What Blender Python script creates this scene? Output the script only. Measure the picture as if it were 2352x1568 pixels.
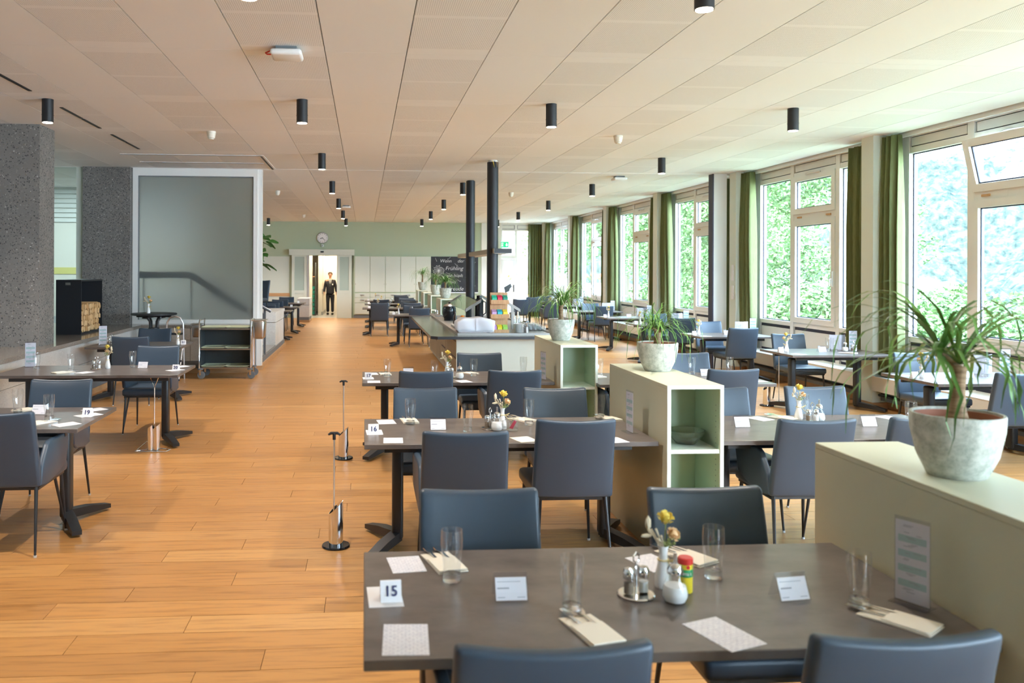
import bpy, bmesh, math, random
from mathutils import Vector, Matrix, noise
C = bpy.context.scene.collection
SC = bpy.context.scene
PI = math.pi
random.seed(7)
for o in list(bpy.data.objects): bpy.data.objects.remove(o)

# ---------------------------------------------------------------- camera, sky, sun, exposure
CAM_H, YAW, FPX = 1.73, math.radians(4.0), 1900.0
cam = bpy.data.cameras.new('camera'); camo = bpy.data.objects.new('camera', cam); C.objects.link(camo)
cam.sensor_width = 36.0; cam.lens = 36.0 * FPX / 2352.0
cam.shift_x = (1176.0 - 970.86) / 2352.0
cam.shift_y = (619.96 - 784.0) / 2352.0
camo.location = (0, 0, CAM_H)
camo.rotation_euler = (Matrix.Rotation(-YAW, 3, 'Z') @ Matrix.Rotation(PI/2, 3, 'X') @ Matrix.Rotation(math.radians(0.2), 3, 'Z')).to_euler()
cam.clip_start = 0.05; cam.clip_end = 2000
cam.dof.use_dof = True; cam.dof.focus_distance = 8.0; cam.dof.aperture_fstop = 3.2
SC.camera = camo
SC.view_settings.view_transform = 'Standard'; SC.view_settings.look = 'None'
SC.view_settings.gamma = 1.0; SC.view_settings.use_curve_mapping = False
SC.view_settings.exposure = 1.26
cy = SC.cycles
cy.use_denoising = True
cy.max_bounces = 12; cy.diffuse_bounces = 4; cy.glossy_bounces = 3; cy.transmission_bounces = 10; cy.transparent_max_bounces = 14
cy.caustics_reflective = False; cy.caustics_refractive = False; cy.sample_clamp_indirect = 6.0

w = bpy.data.worlds.new('world'); SC.world = w; w.use_nodes = True
nt = w.node_tree; nt.nodes.clear()
wo = nt.nodes.new('ShaderNodeOutputWorld'); bg = nt.nodes.new('ShaderNodeBackground')
tc = nt.nodes.new('ShaderNodeTexCoord'); sx = nt.nodes.new('ShaderNodeSeparateXYZ'); cr = nt.nodes.new('ShaderNodeValToRGB')
nt.links.new(tc.outputs['Generated'], sx.inputs[0]); nt.links.new(sx.outputs['Z'], cr.inputs[0])
cr.color_ramp.elements[0].position = 0.0; cr.color_ramp.elements[0].color = (0.66, 0.83, 1.0, 1)
cr.color_ramp.elements[1].position = 0.8; cr.color_ramp.elements[1].color = (0.46, 0.70, 1.0, 1)
nt.links.new(cr.outputs[0], bg.inputs[0]); nt.links.new(bg.outputs[0], wo.inputs[0])
bg.inputs[1].default_value = 13.0
sun = bpy.data.lights.new('sun', 'SUN'); sun.energy = 4.0; sun.angle = math.radians(3); sun.color = (1, 0.96, 0.88)
suno = bpy.data.objects.new('sun', sun); C.objects.link(suno)
suno.rotation_euler = Vector((0.62, 0.30, -0.72)).to_track_quat('-Z', 'Y').to_euler()

for k in range(-3+3,8):                                   # sky portals in the eight window bays
    pl = bpy.data.lights.new('window_portal', 'AREA'); pl.shape = 'RECTANGLE'; pl.size = 2.3; pl.size_y = 3.4; pl.cycles.is_portal = True
    po_ = bpy.data.objects.new('window_portal', pl); C.objects.link(po_); po_.location = (6.94, .46 + 3.88*k, 2.06); po_.rotation_euler = (0, math.radians(90), 0)

pl = bpy.data.lights.new('added_rear_window_portal', 'AREA'); pl.shape = 'RECTANGLE'; pl.size = 2.2; pl.size_y = 2.4; pl.cycles.is_portal = True  # sky portal for the added rear window, which brings light onto the chair backs
po_ = bpy.data.objects.new('added_rear_window_portal', pl); C.objects.link(po_); po_.location = (5.4, -3.9, 2.1); po_.rotation_euler = (math.radians(-90), 0, 0)

# ---------------------------------------------------------------- helpers
class MB:
    def __init__(s): s.v = []; s.f = []; s.m = []
    def add(s, v, f, mi=0):
        b = len(s.v); s.v += [tuple(p) for p in v]; s.f += [tuple(i+b for i in q) for q in f]; s.m += [mi]*len(f); return s
    def box(s, x0, y0, z0, x1, y1, z1, mi=0):
        v = [(x0,y0,z0),(x1,y0,z0),(x1,y1,z0),(x0,y1,z0),(x0,y0,z1),(x1,y0,z1),(x1,y1,z1),(x0,y1,z1)]
        return s.add(v, [(0,3,2,1),(4,5,6,7),(0,1,5,4),(1,2,6,5),(2,3,7,6),(3,0,4,7)], mi)
    def lathe(s, prof, n=16, c=(0,0,0), mi=0, caps=True):
        v = []; f = []
        for r, z in prof:
            for k in range(n):
                a = 2*PI*k/n; v.append((c[0]+r*math.cos(a), c[1]+r*math.sin(a), c[2]+z))
        for i in range(len(prof)-1):
            for k in range(n):
                f.append((i*n+k, i*n+(k+1)%n, (i+1)*n+(k+1)%n, (i+1)*n+k))
        if caps:
            f.append(tuple(range(n-1, -1, -1))); f.append(tuple((len(prof)-1)*n+k for k in range(n)))
        return s.add(v, f, mi)
    def tube(s, pts, r, n=8, mi=0, closed=False):
        P = [Vector(p) for p in pts]; N = len(P)
        R = r if isinstance(r, (list, tuple)) else [r]*N
        v = []; f = []; up = None
        for i, p in enumerate(P):
            if closed: d = P[(i+1)%N]-P[i-1]
            else: d = P[min(i+1,N-1)]-P[max(i-1,0)]
            d.normalize()
            if up is None:
                up = Vector((0,0,1)) if abs(d.z) < .9 else Vector((1,0,0))
            a = d.cross(up)
            if a.length < 1e-5: a = d.cross(Vector((0,1,0)))
            a.normalize(); b = a.cross(d); up = b.copy()
            for k in range(n):
                t = 2*PI*k/n; v.append(p + a*(R[i]*math.cos(t)) + b*(R[i]*math.sin(t)))
        m = N if closed else N-1
        for i in range(m):
            j = (i+1)%N
            for k in range(n): f.append((i*n+k, i*n+(k+1)%n, j*n+(k+1)%n, j*n+k))
        if not closed:
            f.append(tuple(range(n-1,-1,-1))); f.append(tuple((N-1)*n+k for k in range(n)))
        return s.add(v, f, mi)
    def prism(s, poly, t0, t1, axis='z', mi=0):
        n = len(poly)
        def p(a, b, t): return {'z': (a,b,t), 'x': (t,a,b), 'y': (a,t,b)}[axis]
        v = [p(a,b,t0) for a,b in poly] + [p(a,b,t1) for a,b in poly]
        f = [tuple(range(n-1,-1,-1)), tuple(range(n,2*n))] + [(i,(i+1)%n,n+(i+1)%n,n+i) for i in range(n)]
        return s.add(v, f, mi)
    def ico(s, c, r, sub=1, sc=(1,1,1), mi=0, jit=0):
        bm = bmesh.new(); bmesh.ops.create_icosphere(bm, subdivisions=sub, radius=r)
        v = [(c[0]+p.co.x*sc[0]*(1+random.uniform(-jit,jit)), c[1]+p.co.y*sc[1]*(1+random.uniform(-jit,jit)), c[2]+p.co.z*sc[2]) for p in bm.verts]
        f = [tuple(q.index for q in fc.verts) for fc in bm.faces]; bm.free()
        return s.add(v, f, mi)
    def xf(s, M, i0=0):
        for i in range(i0, len(s.v)): s.v[i] = tuple(M @ Vector(s.v[i]))
        return s
    def mesh(s, name, mats, smooth=35):
        me = bpy.data.meshes.new(name); me.from_pydata(s.v, [], s.f)
        if not isinstance(mats, (list, tuple)): mats = [mats]
        for m in mats: me.materials.append(m)
        if len(mats) > 1: me.polygons.foreach_set('material_index', s.m)
        bm = bmesh.new(); bm.from_mesh(me); bmesh.ops.recalc_face_normals(bm, faces=bm.faces); bm.to_mesh(me); bm.free()
        if smooth:
            me.polygons.foreach_set('use_smooth', [True]*len(me.polygons)); me.set_sharp_from_angle(angle=math.radians(smooth))
        me.update(); return me

def rbox(name, mat, w, d, h, r=0.01, seg=2, cuts=(0,0,0), fn=None, smooth=40, off=(0,0,0)):
    """bevelled box centred at the origin in x,y with base z=0, optionally cut and bent by fn"""
    bm = bmesh.new(); bmesh.ops.create_cube(bm, size=1)
    for v in bm.verts: v.co = Vector((v.co.x*w, v.co.y*d, (v.co.z+.5)*h))
    if r > 0: bmesh.ops.bevel(bm, geom=list(bm.edges), offset=r, segments=seg, affect='EDGES', profile=.5)
    for ax, n in enumerate(cuts):
        L = (w, d, h)[ax]
        for k in range(1, n+1):
            no = [0,0,0]; no[ax] = 1; co = [0,0,0]; co[ax] = L*k/(n+1) - (0 if ax == 2 else L/2)
            bmesh.ops.bisect_plane(bm, geom=list(bm.verts)+list(bm.edges)+list(bm.faces), plane_co=co, plane_no=no)
    for v in bm.verts:
        if fn: v.co = Vector(fn(v.co.x, v.co.y, v.co.z))
        v.co += Vector(off)
    me = bpy.data.meshes.new(name); bm.to_mesh(me); bm.free(); me.materials.append(mat)
    me.polygons.foreach_set('use_smooth', [True]*len(me.polygons)); me.set_sharp_from_angle(angle=math.radians(smooth))
    return me

def O(name, me, parent=None, loc=(0,0,0), rot=(0,0,0), sc=None, **props):
    o = bpy.data.objects.new(name, me); C.objects.link(o)
    o.location = loc; o.rotation_euler = rot
    if sc is not None: o.scale = sc if hasattr(sc, '__len__') else (sc,)*3
    if parent: o.parent = parent
    for k, v in props.items(): o[k] = v
    return o
def thing(name, label, cat, loc=(0,0,0), rz=0, group=None, me=None):
    o = O(name, me, None, loc, (0,0,rz)); o['label'] = label; o['category'] = cat
    if group: o['group'] = group
    return o
def S(name, me, parent=None, loc=(0,0,0), rot=(0,0,0)):
    o = O(name, me, parent, loc, rot)
    if not parent: o['kind'] = 'structure'
    return o
def kids(root, parts):
    for p in parts: O(p[0], p[1], root, *(p[2:]))
    return root
def dup(o, parent=None, loc=None, rz=None, label=None):
    c = o.copy(); C.objects.link(c); c.parent = parent
    if loc is not None: c.location = loc
    if rz is not None: c.rotation_euler = (0,0,rz)
    if label: c['label'] = label
    for ch in o.children: dup(ch, c)
    return c

# ---------------------------------------------------------------- materials
def mat(name, col=(.8,.8,.8), rough=.5, metal=0, spec=.5, coat=0, emit=None, es=0, build=None, bump=None):
    m = bpy.data.materials.new(name); m.use_nodes = True; N = m.node_tree; b = N.nodes['Principled BSDF']
    b.inputs['Base Color'].default_value = (*col, 1); b.inputs['Roughness'].default_value = rough
    b.inputs['Metallic'].default_value = metal; b.inputs['Specular IOR Level'].default_value = spec
    b.inputs['Coat Weight'].default_value = coat
    if emit: b.inputs['Emission Color'].default_value = (*emit, 1); b.inputs['Emission Strength'].default_value = es
    if build: build(N, b)
    if bump: addbump(N, b, *bump)
    return m
def nd(N, t, **kw):
    n = N.nodes.new(t)
    for k, v in kw.items():
        if hasattr(n, k): setattr(n, k, v)
        else: n.inputs[k].default_value = v
    return n
def coord(N, kind='Object', scale=(1,1,1)):
    t = N.nodes.new('ShaderNodeTexCoord'); mp = N.nodes.new('ShaderNodeMapping'); mp.inputs['Scale'].default_value = scale
    N.links.new(t.outputs[kind], mp.inputs[0]); return mp.outputs[0]
def ramp(N, src, stops, interp='LINEAR'):
    r = N.nodes.new('ShaderNodeValToRGB'); e = r.color_ramp.elements; r.color_ramp.interpolation = interp
    while len(e) < len(stops): e.new(.5)
    for i, (p, c) in enumerate(stops):
        e[i].position = p; e[i].color = (*c, 1) if len(c) == 3 else c
    N.links.new(src, r.inputs[0]); return r.outputs[0]
def noise_t(N, vec, scale, detail=3, rough=.55):
    n = nd(N, 'ShaderNodeTexNoise'); n.inputs['Scale'].default_value = scale; n.inputs['Detail'].default_value = detail; n.inputs['Roughness'].default_value = rough
    N.links.new(vec, n.inputs['Vector']); return n.outputs['Fac']
def voro(N, vec, scale, out='Distance', rnd=1):
    n = nd(N, 'ShaderNodeTexVoronoi'); n.inputs['Scale'].default_value = scale; n.inputs['Randomness'].default_value = rnd
    N.links.new(vec, n.inputs['Vector']); return n.outputs[out]
def mix(N, fac, a, b, mode='MIX'):
    n = N.nodes.new('ShaderNodeMix'); n.data_type = 'RGBA'; n.blend_type = mode
    for i, x in ((0, fac), (6, a), (7, b)):
        if isinstance(x, (int, float)): n.inputs[i].default_value = x
        elif isinstance(x, tuple): n.inputs[i].default_value = (*x, 1)
        else: N.links.new(x, n.inputs[i])
    return n.outputs[2]
def math_n(N, op, a, b=None):
    n = N.nodes.new('ShaderNodeMath'); n.operation = op
    for i, x in ((0, a), (1, b)):
        if x is None: continue
        if isinstance(x, (int, float)): n.inputs[i].default_value = x
        else: N.links.new(x, n.inputs[i])
    return n.outputs[0]
def setc(N, b, s): N.links.new(s, b.inputs['Base Color'])
def addbump(N, b, scale=60, strength=.15, dist=.002, stretch=(1,1,1)):
    f = noise_t(N, coord(N, 'Object', stretch), scale, 3)
    bn = N.nodes.new('ShaderNodeBump'); bn.inputs['Strength'].default_value = strength; bn.inputs['Distance'].default_value = dist
    N.links.new(f, bn.inputs['Height']); N.links.new(bn.outputs[0], b.inputs['Normal'])

def wood_floor(per):
    def bld(N, b):
        if per == 'obj':
            i = N.nodes.new('ShaderNodeObjectInfo'); rnd = i.outputs['Random']
        else:
            i = N.nodes.new('ShaderNodeNewGeometry'); rnd = i.outputs['Random Per Island']
        base = ramp(N, rnd, [(0,(.46,.22,.068)),(.35,(.54,.268,.084)),(.7,(.49,.235,.073)),(1,(.59,.315,.11))])
        v = coord(N, 'Object', (1.2, 14, 1))
        off = N.nodes.new('ShaderNodeVectorMath'); off.operation = 'ADD'; N.links.new(v, off.inputs[0])
        k = math_n(N, 'MULTIPLY', rnd, 57.0); cb = N.nodes.new('ShaderNodeCombineXYZ')
        N.links.new(k, cb.inputs[0]); N.links.new(k, cb.inputs[1]); N.links.new(cb.outputs[0], off.inputs[1])
        g = noise_t(N, off.outputs[0], 2.2, 6, .62)
        g2 = ramp(N, g, [(.28,(.62,.55,.48)),(.5,(1,1,1)),(.75,(1.12,1.08,1.0))])
        kn = voro(N, off.outputs[0], .8); kn2 = ramp(N, kn, [(0,(.35,.25,.2)),(.05,(1,1,1))])
        c = mix(N, 1.0, base, g2, 'MULTIPLY'); c = mix(N, .5, c, kn2, 'MULTIPLY'); setc(N, b, c)
        r = math_n(N, 'MULTIPLY_ADD', g, .12); r.node.inputs[2].default_value = .29; N.links.new(r, b.inputs['Roughness'])
        bn = N.nodes.new('ShaderNodeBump'); bn.inputs['Strength'].default_value = .12; bn.inputs['Distance'].default_value = .001
        N.links.new(g, bn.inputs['Height']); N.links.new(bn.outputs[0], b.inputs['Normal'])
    return bld
M_plank = mat('oak_plank', rough=.36, build=wood_floor('obj'))
M_plank_far = mat('oak_plank_far', rough=.36, build=wood_floor('island'))
M_sub = mat('floor_joint', (.24,.125,.05), .8)
def perf(N, b):
    v = coord(N, 'Object', (1,1,1)); s = N.nodes.new('ShaderNodeSeparateXYZ'); N.links.new(v, s.inputs[0])
    def saw(o, p):
        a = math_n(N, 'MULTIPLY', o, 1/p); a = math_n(N, 'FRACT', a); a = math_n(N, 'SUBTRACT', a, .5); return math_n(N, 'MULTIPLY', a, a)
    d = math_n(N, 'ADD', saw(s.outputs[0], .014), saw(s.outputs[1], .014)); hole = math_n(N, 'LESS_THAN', d, .045)
    c = mix(N, hole, (.83,.83,.83), (.38,.37,.37)); setc(N, b, c)
M_ceil = mat('ceiling_white', (.83,.83,.83), .75)
M_perf = mat('ceiling_perforated', (.8,.8,.8), .75, build=perf)
M_void = mat('ceiling_void', (.10,.10,.10), .9)
M_white = mat('white_paint', (.80,.80,.77), .4)
M_frame = mat('window_frame_white', (.80,.78,.74), .35)
M_panelw = mat('window_panel_grey_white', (.72,.70,.66), .4)
M_gask = mat('gasket_dark', (.03,.03,.06), .5)
M_pale = mat('pale_green_paint', (.70,.75,.66), .55, bump=(40,.05,.001))
M_sage = mat('sage_wall', (.42,.50,.36), .6, bump=(50,.06,.001))
M_sagel = mat('sage_cabinet', (.62,.67,.60), .45)
M_shelf = mat('shelf_sage', (.58,.58,.43), .42)
M_shelfe = mat('shelf_edge_pale', (.74,.79,.68), .4)
M_shelfin = mat('shelf_inside_green', (.47,.56,.40), .45)
M_curt = mat('curtain_olive', (.135,.155,.055), .85, build=lambda N,b: setc(N, b, ramp(N, noise_t(N, coord(N,'Object',(1,1,.05)), 180, 2), [(.3,(.115,.135,.045)),(.7,(.17,.19,.075))])))
def aggregate(cols, sc, grey):
    def bld(N, b):
        v = coord(N, 'Object'); wn = nd(N, 'ShaderNodeTexNoise'); wn.inputs['Scale'].default_value = sc*1.1; wn.inputs['Detail'].default_value = 2; N.links.new(v, wn.inputs['Vector'])
        va = N.nodes.new('ShaderNodeVectorMath'); va.operation = 'MULTIPLY_ADD'; N.links.new(wn.outputs['Color'], va.inputs[0]); va.inputs[1].default_value = (1.1/sc,)*3; N.links.new(v, va.inputs[2]); v = va.outputs[0]
        big = noise_t(N, v, 1.5, 4); base = ramp(N, big, [(.3, tuple(x*.86 for x in grey)), (.7, tuple(x*1.12 for x in grey))])
        e = voro(N, v, sc); col = voro(N, v, sc, 'Color'); s = N.nodes.new('ShaderNodeSeparateColor'); N.links.new(col, s.inputs[0])
        pick = ramp(N, s.outputs[0], cols, 'CONSTANT')
        stone = ramp(N, e, [(.38,(1,1,1)),(.48,(0,0,0))])
        some = ramp(N, s.outputs[1], [(0,(0,0,0)),(.38,(1,1,1))], 'CONSTANT')
        f = mix(N, 1.0, stone, some, 'MULTIPLY'); c = mix(N, f, base, pick); setc(N, b, c)
    return bld
M_conc = mat('aggregate_concrete', rough=.75, build=aggregate([(0,(.055,.055,.055)),(.30,(.10,.095,.09)),(.55,(.24,.225,.20)),(.80,(.19,.16,.13)),(.93,(.38,.36,.33))], 52, (.185,.172,.158)), bump=(60,.3,.004))
M_terr = mat('terrazzo_pale', rough=.6, build=aggregate([(0,(.57,.555,.53)),(.4,(.68,.67,.64)),(.7,(.50,.48,.46)),(.9,(.72,.71,.68))], 80, (.62,.61,.58)), bump=(80,.15,.002))
M_gran = mat('granite_polished', rough=.13, build=aggregate([(0,(.20,.17,.14)),(.4,(.36,.30,.25)),(.8,(.14,.12,.11))], 90, (.27,.235,.20)))
M_kick = mat('grey_kick', (.17,.18,.19), .6, bump=(60,.1,.002))
M_woodtrim = mat('oak_trim', (.52,.30,.14), .45, build=lambda N,b: setc(N,b,ramp(N, noise_t(N, coord(N,'Object',(1,1,12)),4,4),[(.3,(.45,.25,.11)),(.7,(.58,.34,.17))])))
def leather(N, b):
    n = noise_t(N, coord(N, 'Object'), 420, 2); bn = N.nodes.new('ShaderNodeBump'); bn.inputs['Strength'].default_value = .18; bn.inputs['Distance'].default_value = .0008
    N.links.new(n, bn.inputs['Height']); N.links.new(bn.outputs[0], b.inputs['Normal'])
M_leath = mat('slate_leather', (.037,.060,.090), .40, spec=.55, build=leather)
M_steelb = mat('black_steel', (.018,.019,.022), .38, spec=.5)
M_glide = mat('grey_glide', (.6,.6,.6), .5)
M_table = mat('dark_laminate', rough=.33, build=lambda N,b: setc(N,b,ramp(N, noise_t(N, coord(N,'Object',(1,1.6,1)),5,6,.62),[(.32,(.085,.068,.06)),(.5,(.125,.102,.09)),(.68,(.155,.128,.112))])))
M_edge = mat('laminate_edge', (.13,.115,.108), .45)
M_paper = mat('white_paper', (.86,.84,.85), .8)
def printed(N, b):
    v = coord(N, 'Object'); t = N.nodes.new('ShaderNodeTexBrick'); t.inputs['Scale'].default_value = 1; t.inputs['Brick Width'].default_value = .021; t.inputs['Row Height'].default_value = .011
    t.inputs['Mortar Size'].default_value = .0012; t.inputs['Color1'].default_value = (.86,.84,.86,1); t.inputs['Color2'].default_value = (.80,.78,.82,1); t.inputs['Mortar'].default_value = (.62,.6,.66,1)
    N.links.new(v, t.inputs['Vector']); n = noise_t(N, coord(N,'Object',(.35,1,1)), 420, 1); ink = ramp(N, n, [(.60,(1,1,1)),(.68,(.70,.69,.74))])
    setc(N, b, mix(N, 1.0, t.outputs[0], ink, 'MULTIPLY'))
M_form = mat('printed_form', rough=.8, build=printed)
M_cream = mat('cream_napkin', (.83,.76,.64), .9)
M_ink = mat('print_navy', (.03,.035,.12), .7)
M_inkg = mat('print_grey', (.35,.35,.38), .8)
M_teal = mat('print_teal', (.42,.56,.54), .8)
def glassmat(name, tint=(.97,.99,.98), ior=1.45, gl=1.0, rough=0.02):
    m = bpy.data.materials.new(name); m.use_nodes = True; N = m.node_tree; N.nodes.clear()
    o = N.nodes.new('ShaderNodeOutputMaterial'); t = N.nodes.new('ShaderNodeBsdfTransparent'); g = N.nodes.new('ShaderNodeBsdfGlossy'); f = N.nodes.new('ShaderNodeFresnel'); x = N.nodes.new('ShaderNodeMixShader')
    t.inputs[0].default_value = (*tint, 1); g.inputs['Roughness'].default_value = rough; g.inputs[0].default_value = (gl,gl,gl,1); f.inputs[0].default_value = ior
    ge = N.nodes.new('ShaderNodeNewGeometry'); iv = math_n(N, 'SUBTRACT', 1.0, ge.outputs['Backfacing']); fa = math_n(N, 'MULTIPLY', f.outputs[0], iv)
    N.links.new(fa, x.inputs[0]); N.links.new(t.outputs[0], x.inputs[1]); N.links.new(g.outputs[0], x.inputs[2]); N.links.new(x.outputs[0], o.inputs[0]); return m
def tableglass(name, clear=.2):
    m = bpy.data.materials.new(name); m.use_nodes = True; N = m.node_tree; N.nodes.clear()
    o = N.nodes.new('ShaderNodeOutputMaterial'); t = N.nodes.new('ShaderNodeBsdfTransparent'); g = N.nodes.new('ShaderNodeBsdfGlass'); x = N.nodes.new('ShaderNodeMixShader')
    t.inputs[0].default_value = (.99,.995,.995,1); g.inputs['IOR'].default_value = 1.46; g.inputs['Roughness'].default_value = 0.0; g.inputs[0].default_value = (1,1,1,1); x.inputs[0].default_value = 1-clear
    N.links.new(t.outputs[0], x.inputs[1]); N.links.new(g.outputs[0], x.inputs[2]); N.links.new(x.outputs[0], o.inputs[0]); return m
M_jarg = glassmat('jar_glass', (.97,.98,.98), 1.5)
M_pane = glassmat('window_glass', (.985,.995,.99))
M_glass = tableglass('tumbler_glass'); M_tumb = glassmat('tumbler_wall', (.985,.99,.99), 2.0, 1.0, 0.0)
M_acryl = glassmat('clear_acrylic', (.93,.93,.95), 1.4)
M_greeng = glassmat('tinted_glass', (.80,.88,.86), 1.5)
M_frost = mat('frosted_glass', (.50,.55,.53), .6, spec=.4)
M_frost.node_tree.nodes['Principled BSDF'].inputs['Transmission Weight'].default_value = .78
M_frost.node_tree.nodes['Principled BSDF'].inputs['IOR'].default_value = 1.2
M_leafg = mat('door_leaf_glass', (.40,.50,.45), .3, spec=.5)
M_chrome = mat('chrome', (.78,.78,.78), .12, metal=1)
M_brush = mat('brushed_steel', (.46,.44,.42), .30, metal=1)
M_bar = mat('dull_steel', (.30,.28,.26), .45, metal=1)
M_alu = mat('satin_aluminium', (.72,.72,.74), .35, metal=1)
M_black = mat('matt_black', (.012,.013,.016), .5)
M_blackgl = mat('gloss_black', (.012,.012,.014), .15)
M_porc = mat('white_porcelain', (.86,.85,.83), .22, coat=.3)
M_lampem = mat('lamp_glow', (1,1,1), emit=(1,.80,.58), es=26)
M_plast = mat('white_plastic', (.80,.79,.77), .4)
M_ivory = mat('ivory_plastic', (.74,.70,.60), .45)
M_pot = mat('stoneware_pot', rough=.6, build=lambda N,b: setc(N,b,ramp(N, noise_t(N, coord(N,'Object'),26,5,.7),[(.35,(.36,.38,.32)),(.52,(.56,.57,.50)),(.66,(.70,.69,.62))])), bump=(50,.25,.004))
M_potb = mat('pot_base_grey', (.33,.30,.27), .7)
M_soil = mat('soil', (.055,.035,.025), .95, bump=(60,.6,.01))
M_terra = mat('terracotta_liner', (.40,.15,.09), .7)
M_trunk = mat('palm_trunk', rough=.8, build=lambda N,b: setc(N,b,ramp(N, noise_t(N, coord(N,'Object',(1,1,6)),14,4),[(.35,(.20,.12,.06)),(.65,(.42,.28,.16))])))
def leafm(a, b_):
    return lambda N,b: setc(N,b,mix(N, nd(N,'ShaderNodeObjectInfo').outputs['Random'], a, b_))
M_leaf = mat('palm_leaf', rough=.42, build=leafm((.07,.20,.035),(.17,.34,.07)))
M_leaf2 = mat('fig_leaf', (.06,.20,.03), .4)
M_leaf.node_tree.nodes['Principled BSDF'].inputs['Subsurface Weight'].default_value = 0
M_yel = mat('rose_yellow', (.80,.62,.12), .7); M_peach = mat('rose_peach', (.78,.52,.28), .7)
M_dry = mat('dried_grass', (.66,.55,.38), .9); M_ribbon = mat('straw_ribbon', (.72,.58,.28), .8); M_stem = mat('dry_green', (.28,.33,.12), .8)
M_salt = mat('salt_white', (.88,.87,.85), .8); M_pep = mat('pepper_brown', (.23,.17,.12), .9)
M_red = mat('lid_red', (.70,.04,.03), .4); M_green = mat('label_green', (.03,.30,.10), .45); M_ylw = mat('canister_yellow', (.85,.66,.04), .4)
M_counter = mat('counter_granite_green', rough=.16, build=aggregate([(0,(.10,.105,.09)),(.5,(.20,.20,.17)),(.85,(.06,.06,.06))], 120, (.135,.14,.12)))
M_cedge = mat('counter_edge_dark', (.035,.04,.05), .25)
M_ctop = mat('counter_base_pale', (.55,.59,.52), .45)
M_cside = mat('counter_side_taupe', (.36,.33,.25), .5)
M_linen = mat('white_linen', (.70,.70,.74), .85, bump=(300,.1,.001))
M_birch = mat('birch_ply', (.56,.32,.16), .5, build=lambda N,b: setc(N,b,ramp(N, noise_t(N, coord(N,'Object',(6,6,1)),8,3),[(.3,(.50,.27,.12)),(.7,(.60,.36,.18))])))
M_board = mat('chalkboard', (.014,.017,.024), .6, build=lambda N,b: setc(N,b,ramp(N, noise_t(N, coord(N,'Object'),3,4),[(.3,(.010,.013,.02)),(.75,(.03,.034,.045))])))
M_chalk = mat('chalk', (.78,.80,.84), .9)
M_chalkp = mat('chalk_pink', (.55,.20,.36), .9)
M_log = mat('split_log', rough=.85, build=lambda N,b: setc(N,b,mix(N, nd(N,'ShaderNodeObjectInfo').outputs['Random'], (.50,.27,.10), (.72,.47,.24))), bump=(30,.4,.004))
M_tray = mat('pale_green_tray', (.62,.66,.46), .4)
M_trol = mat('trolley_panel', (.045,.055,.06), .5)
M_rubber = mat('grey_rubber', (.14,.15,.16), .7)
M_skin = mat('skin', (.58,.30,.20), .55); M_suit = mat('navy_suit', (.012,.014,.024), .7); M_hair = mat('brown_hair', (.06,.03,.018), .6)
M_shirt = mat('white_shirt', (.8,.8,.82), .7); M_shoe = mat('black_shoe', (.01,.01,.01), .3)
M_corr = mat('corridor_wall', (.80,.77,.70), .7); M_lino = mat('grey_lino', (.36,.37,.37), .35)
M_exit = mat('exit_green', (0,.35,.16), .4, emit=(.0,.50,.16), es=.45); M_exitw = mat('exit_white', (.9,.9,.9), emit=(.9,1,.95), es=.4)
M_handr = mat('rail_grey', (.17,.185,.205), .4, metal=.4)
M_yband = mat('yellow_band', (.72,.66,.24), .6)
M_crate = mat('crate_green', (.03,.32,.24), .5)
M_facade = mat('cream_facade', (.50,.36,.15), .7); M_roof = mat('house_roof', (.35,.22,.16), .8); M_stone = mat('terrace_stone', (.62,.60,.56), .7)
# ---------------------------------------------------------------- setting: floor
ZC = 3.45; YB = 29.9; YR = -3.6; XW = 6.79
fl = S('floor', MB().box(-8.2,YR,-.12, 7.0,34.5,-.02).mesh('floor_slab', M_sub))
PW, PL, G = .195, 1.38, .0013
plank_me = MB().box(-PL/2+G,-PW/2+G,-.02, PL/2-G,PW/2-G,0).mesh('plank', M_plank)
near = []; far = MB(); rr = random.Random(3)
r = 0; y = YR
while y < YB:
    offx = (r*0.47 + rr.random()*.25) % PL
    x = -8.2 + offx - PL
    while x < 7.0:
        xa, xb = max(x, -8.2), min(x+PL, 6.9)
        if xb-xa > .15:
            cx_, cy_ = (xa+xb)/2, y+PW/2
            vis = 3.2 < cy_ < 9.6 and -2.9*cy_/5.6-.5 < cx_ < 4.6 and xb-xa > PL-.01
            if vis and len(near) < 296: near.append((cx_, cy_))
            else:
                if 14.45 < cy_ < 18.85: xa = max(xa, -1.8)
                if xb > xa+.01: far.box(xa+G, y+G, -.02, xb-G, min(y+PW,YB)-G, 0)
        x += PL
    y += PW; r += 1
for cx_, cy_ in near: O('plank', plank_me, fl, (cx_, cy_, 0))
O('plank_field', far.mesh('plank_field', M_plank_far, 0), fl, kind='stuff')

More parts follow.
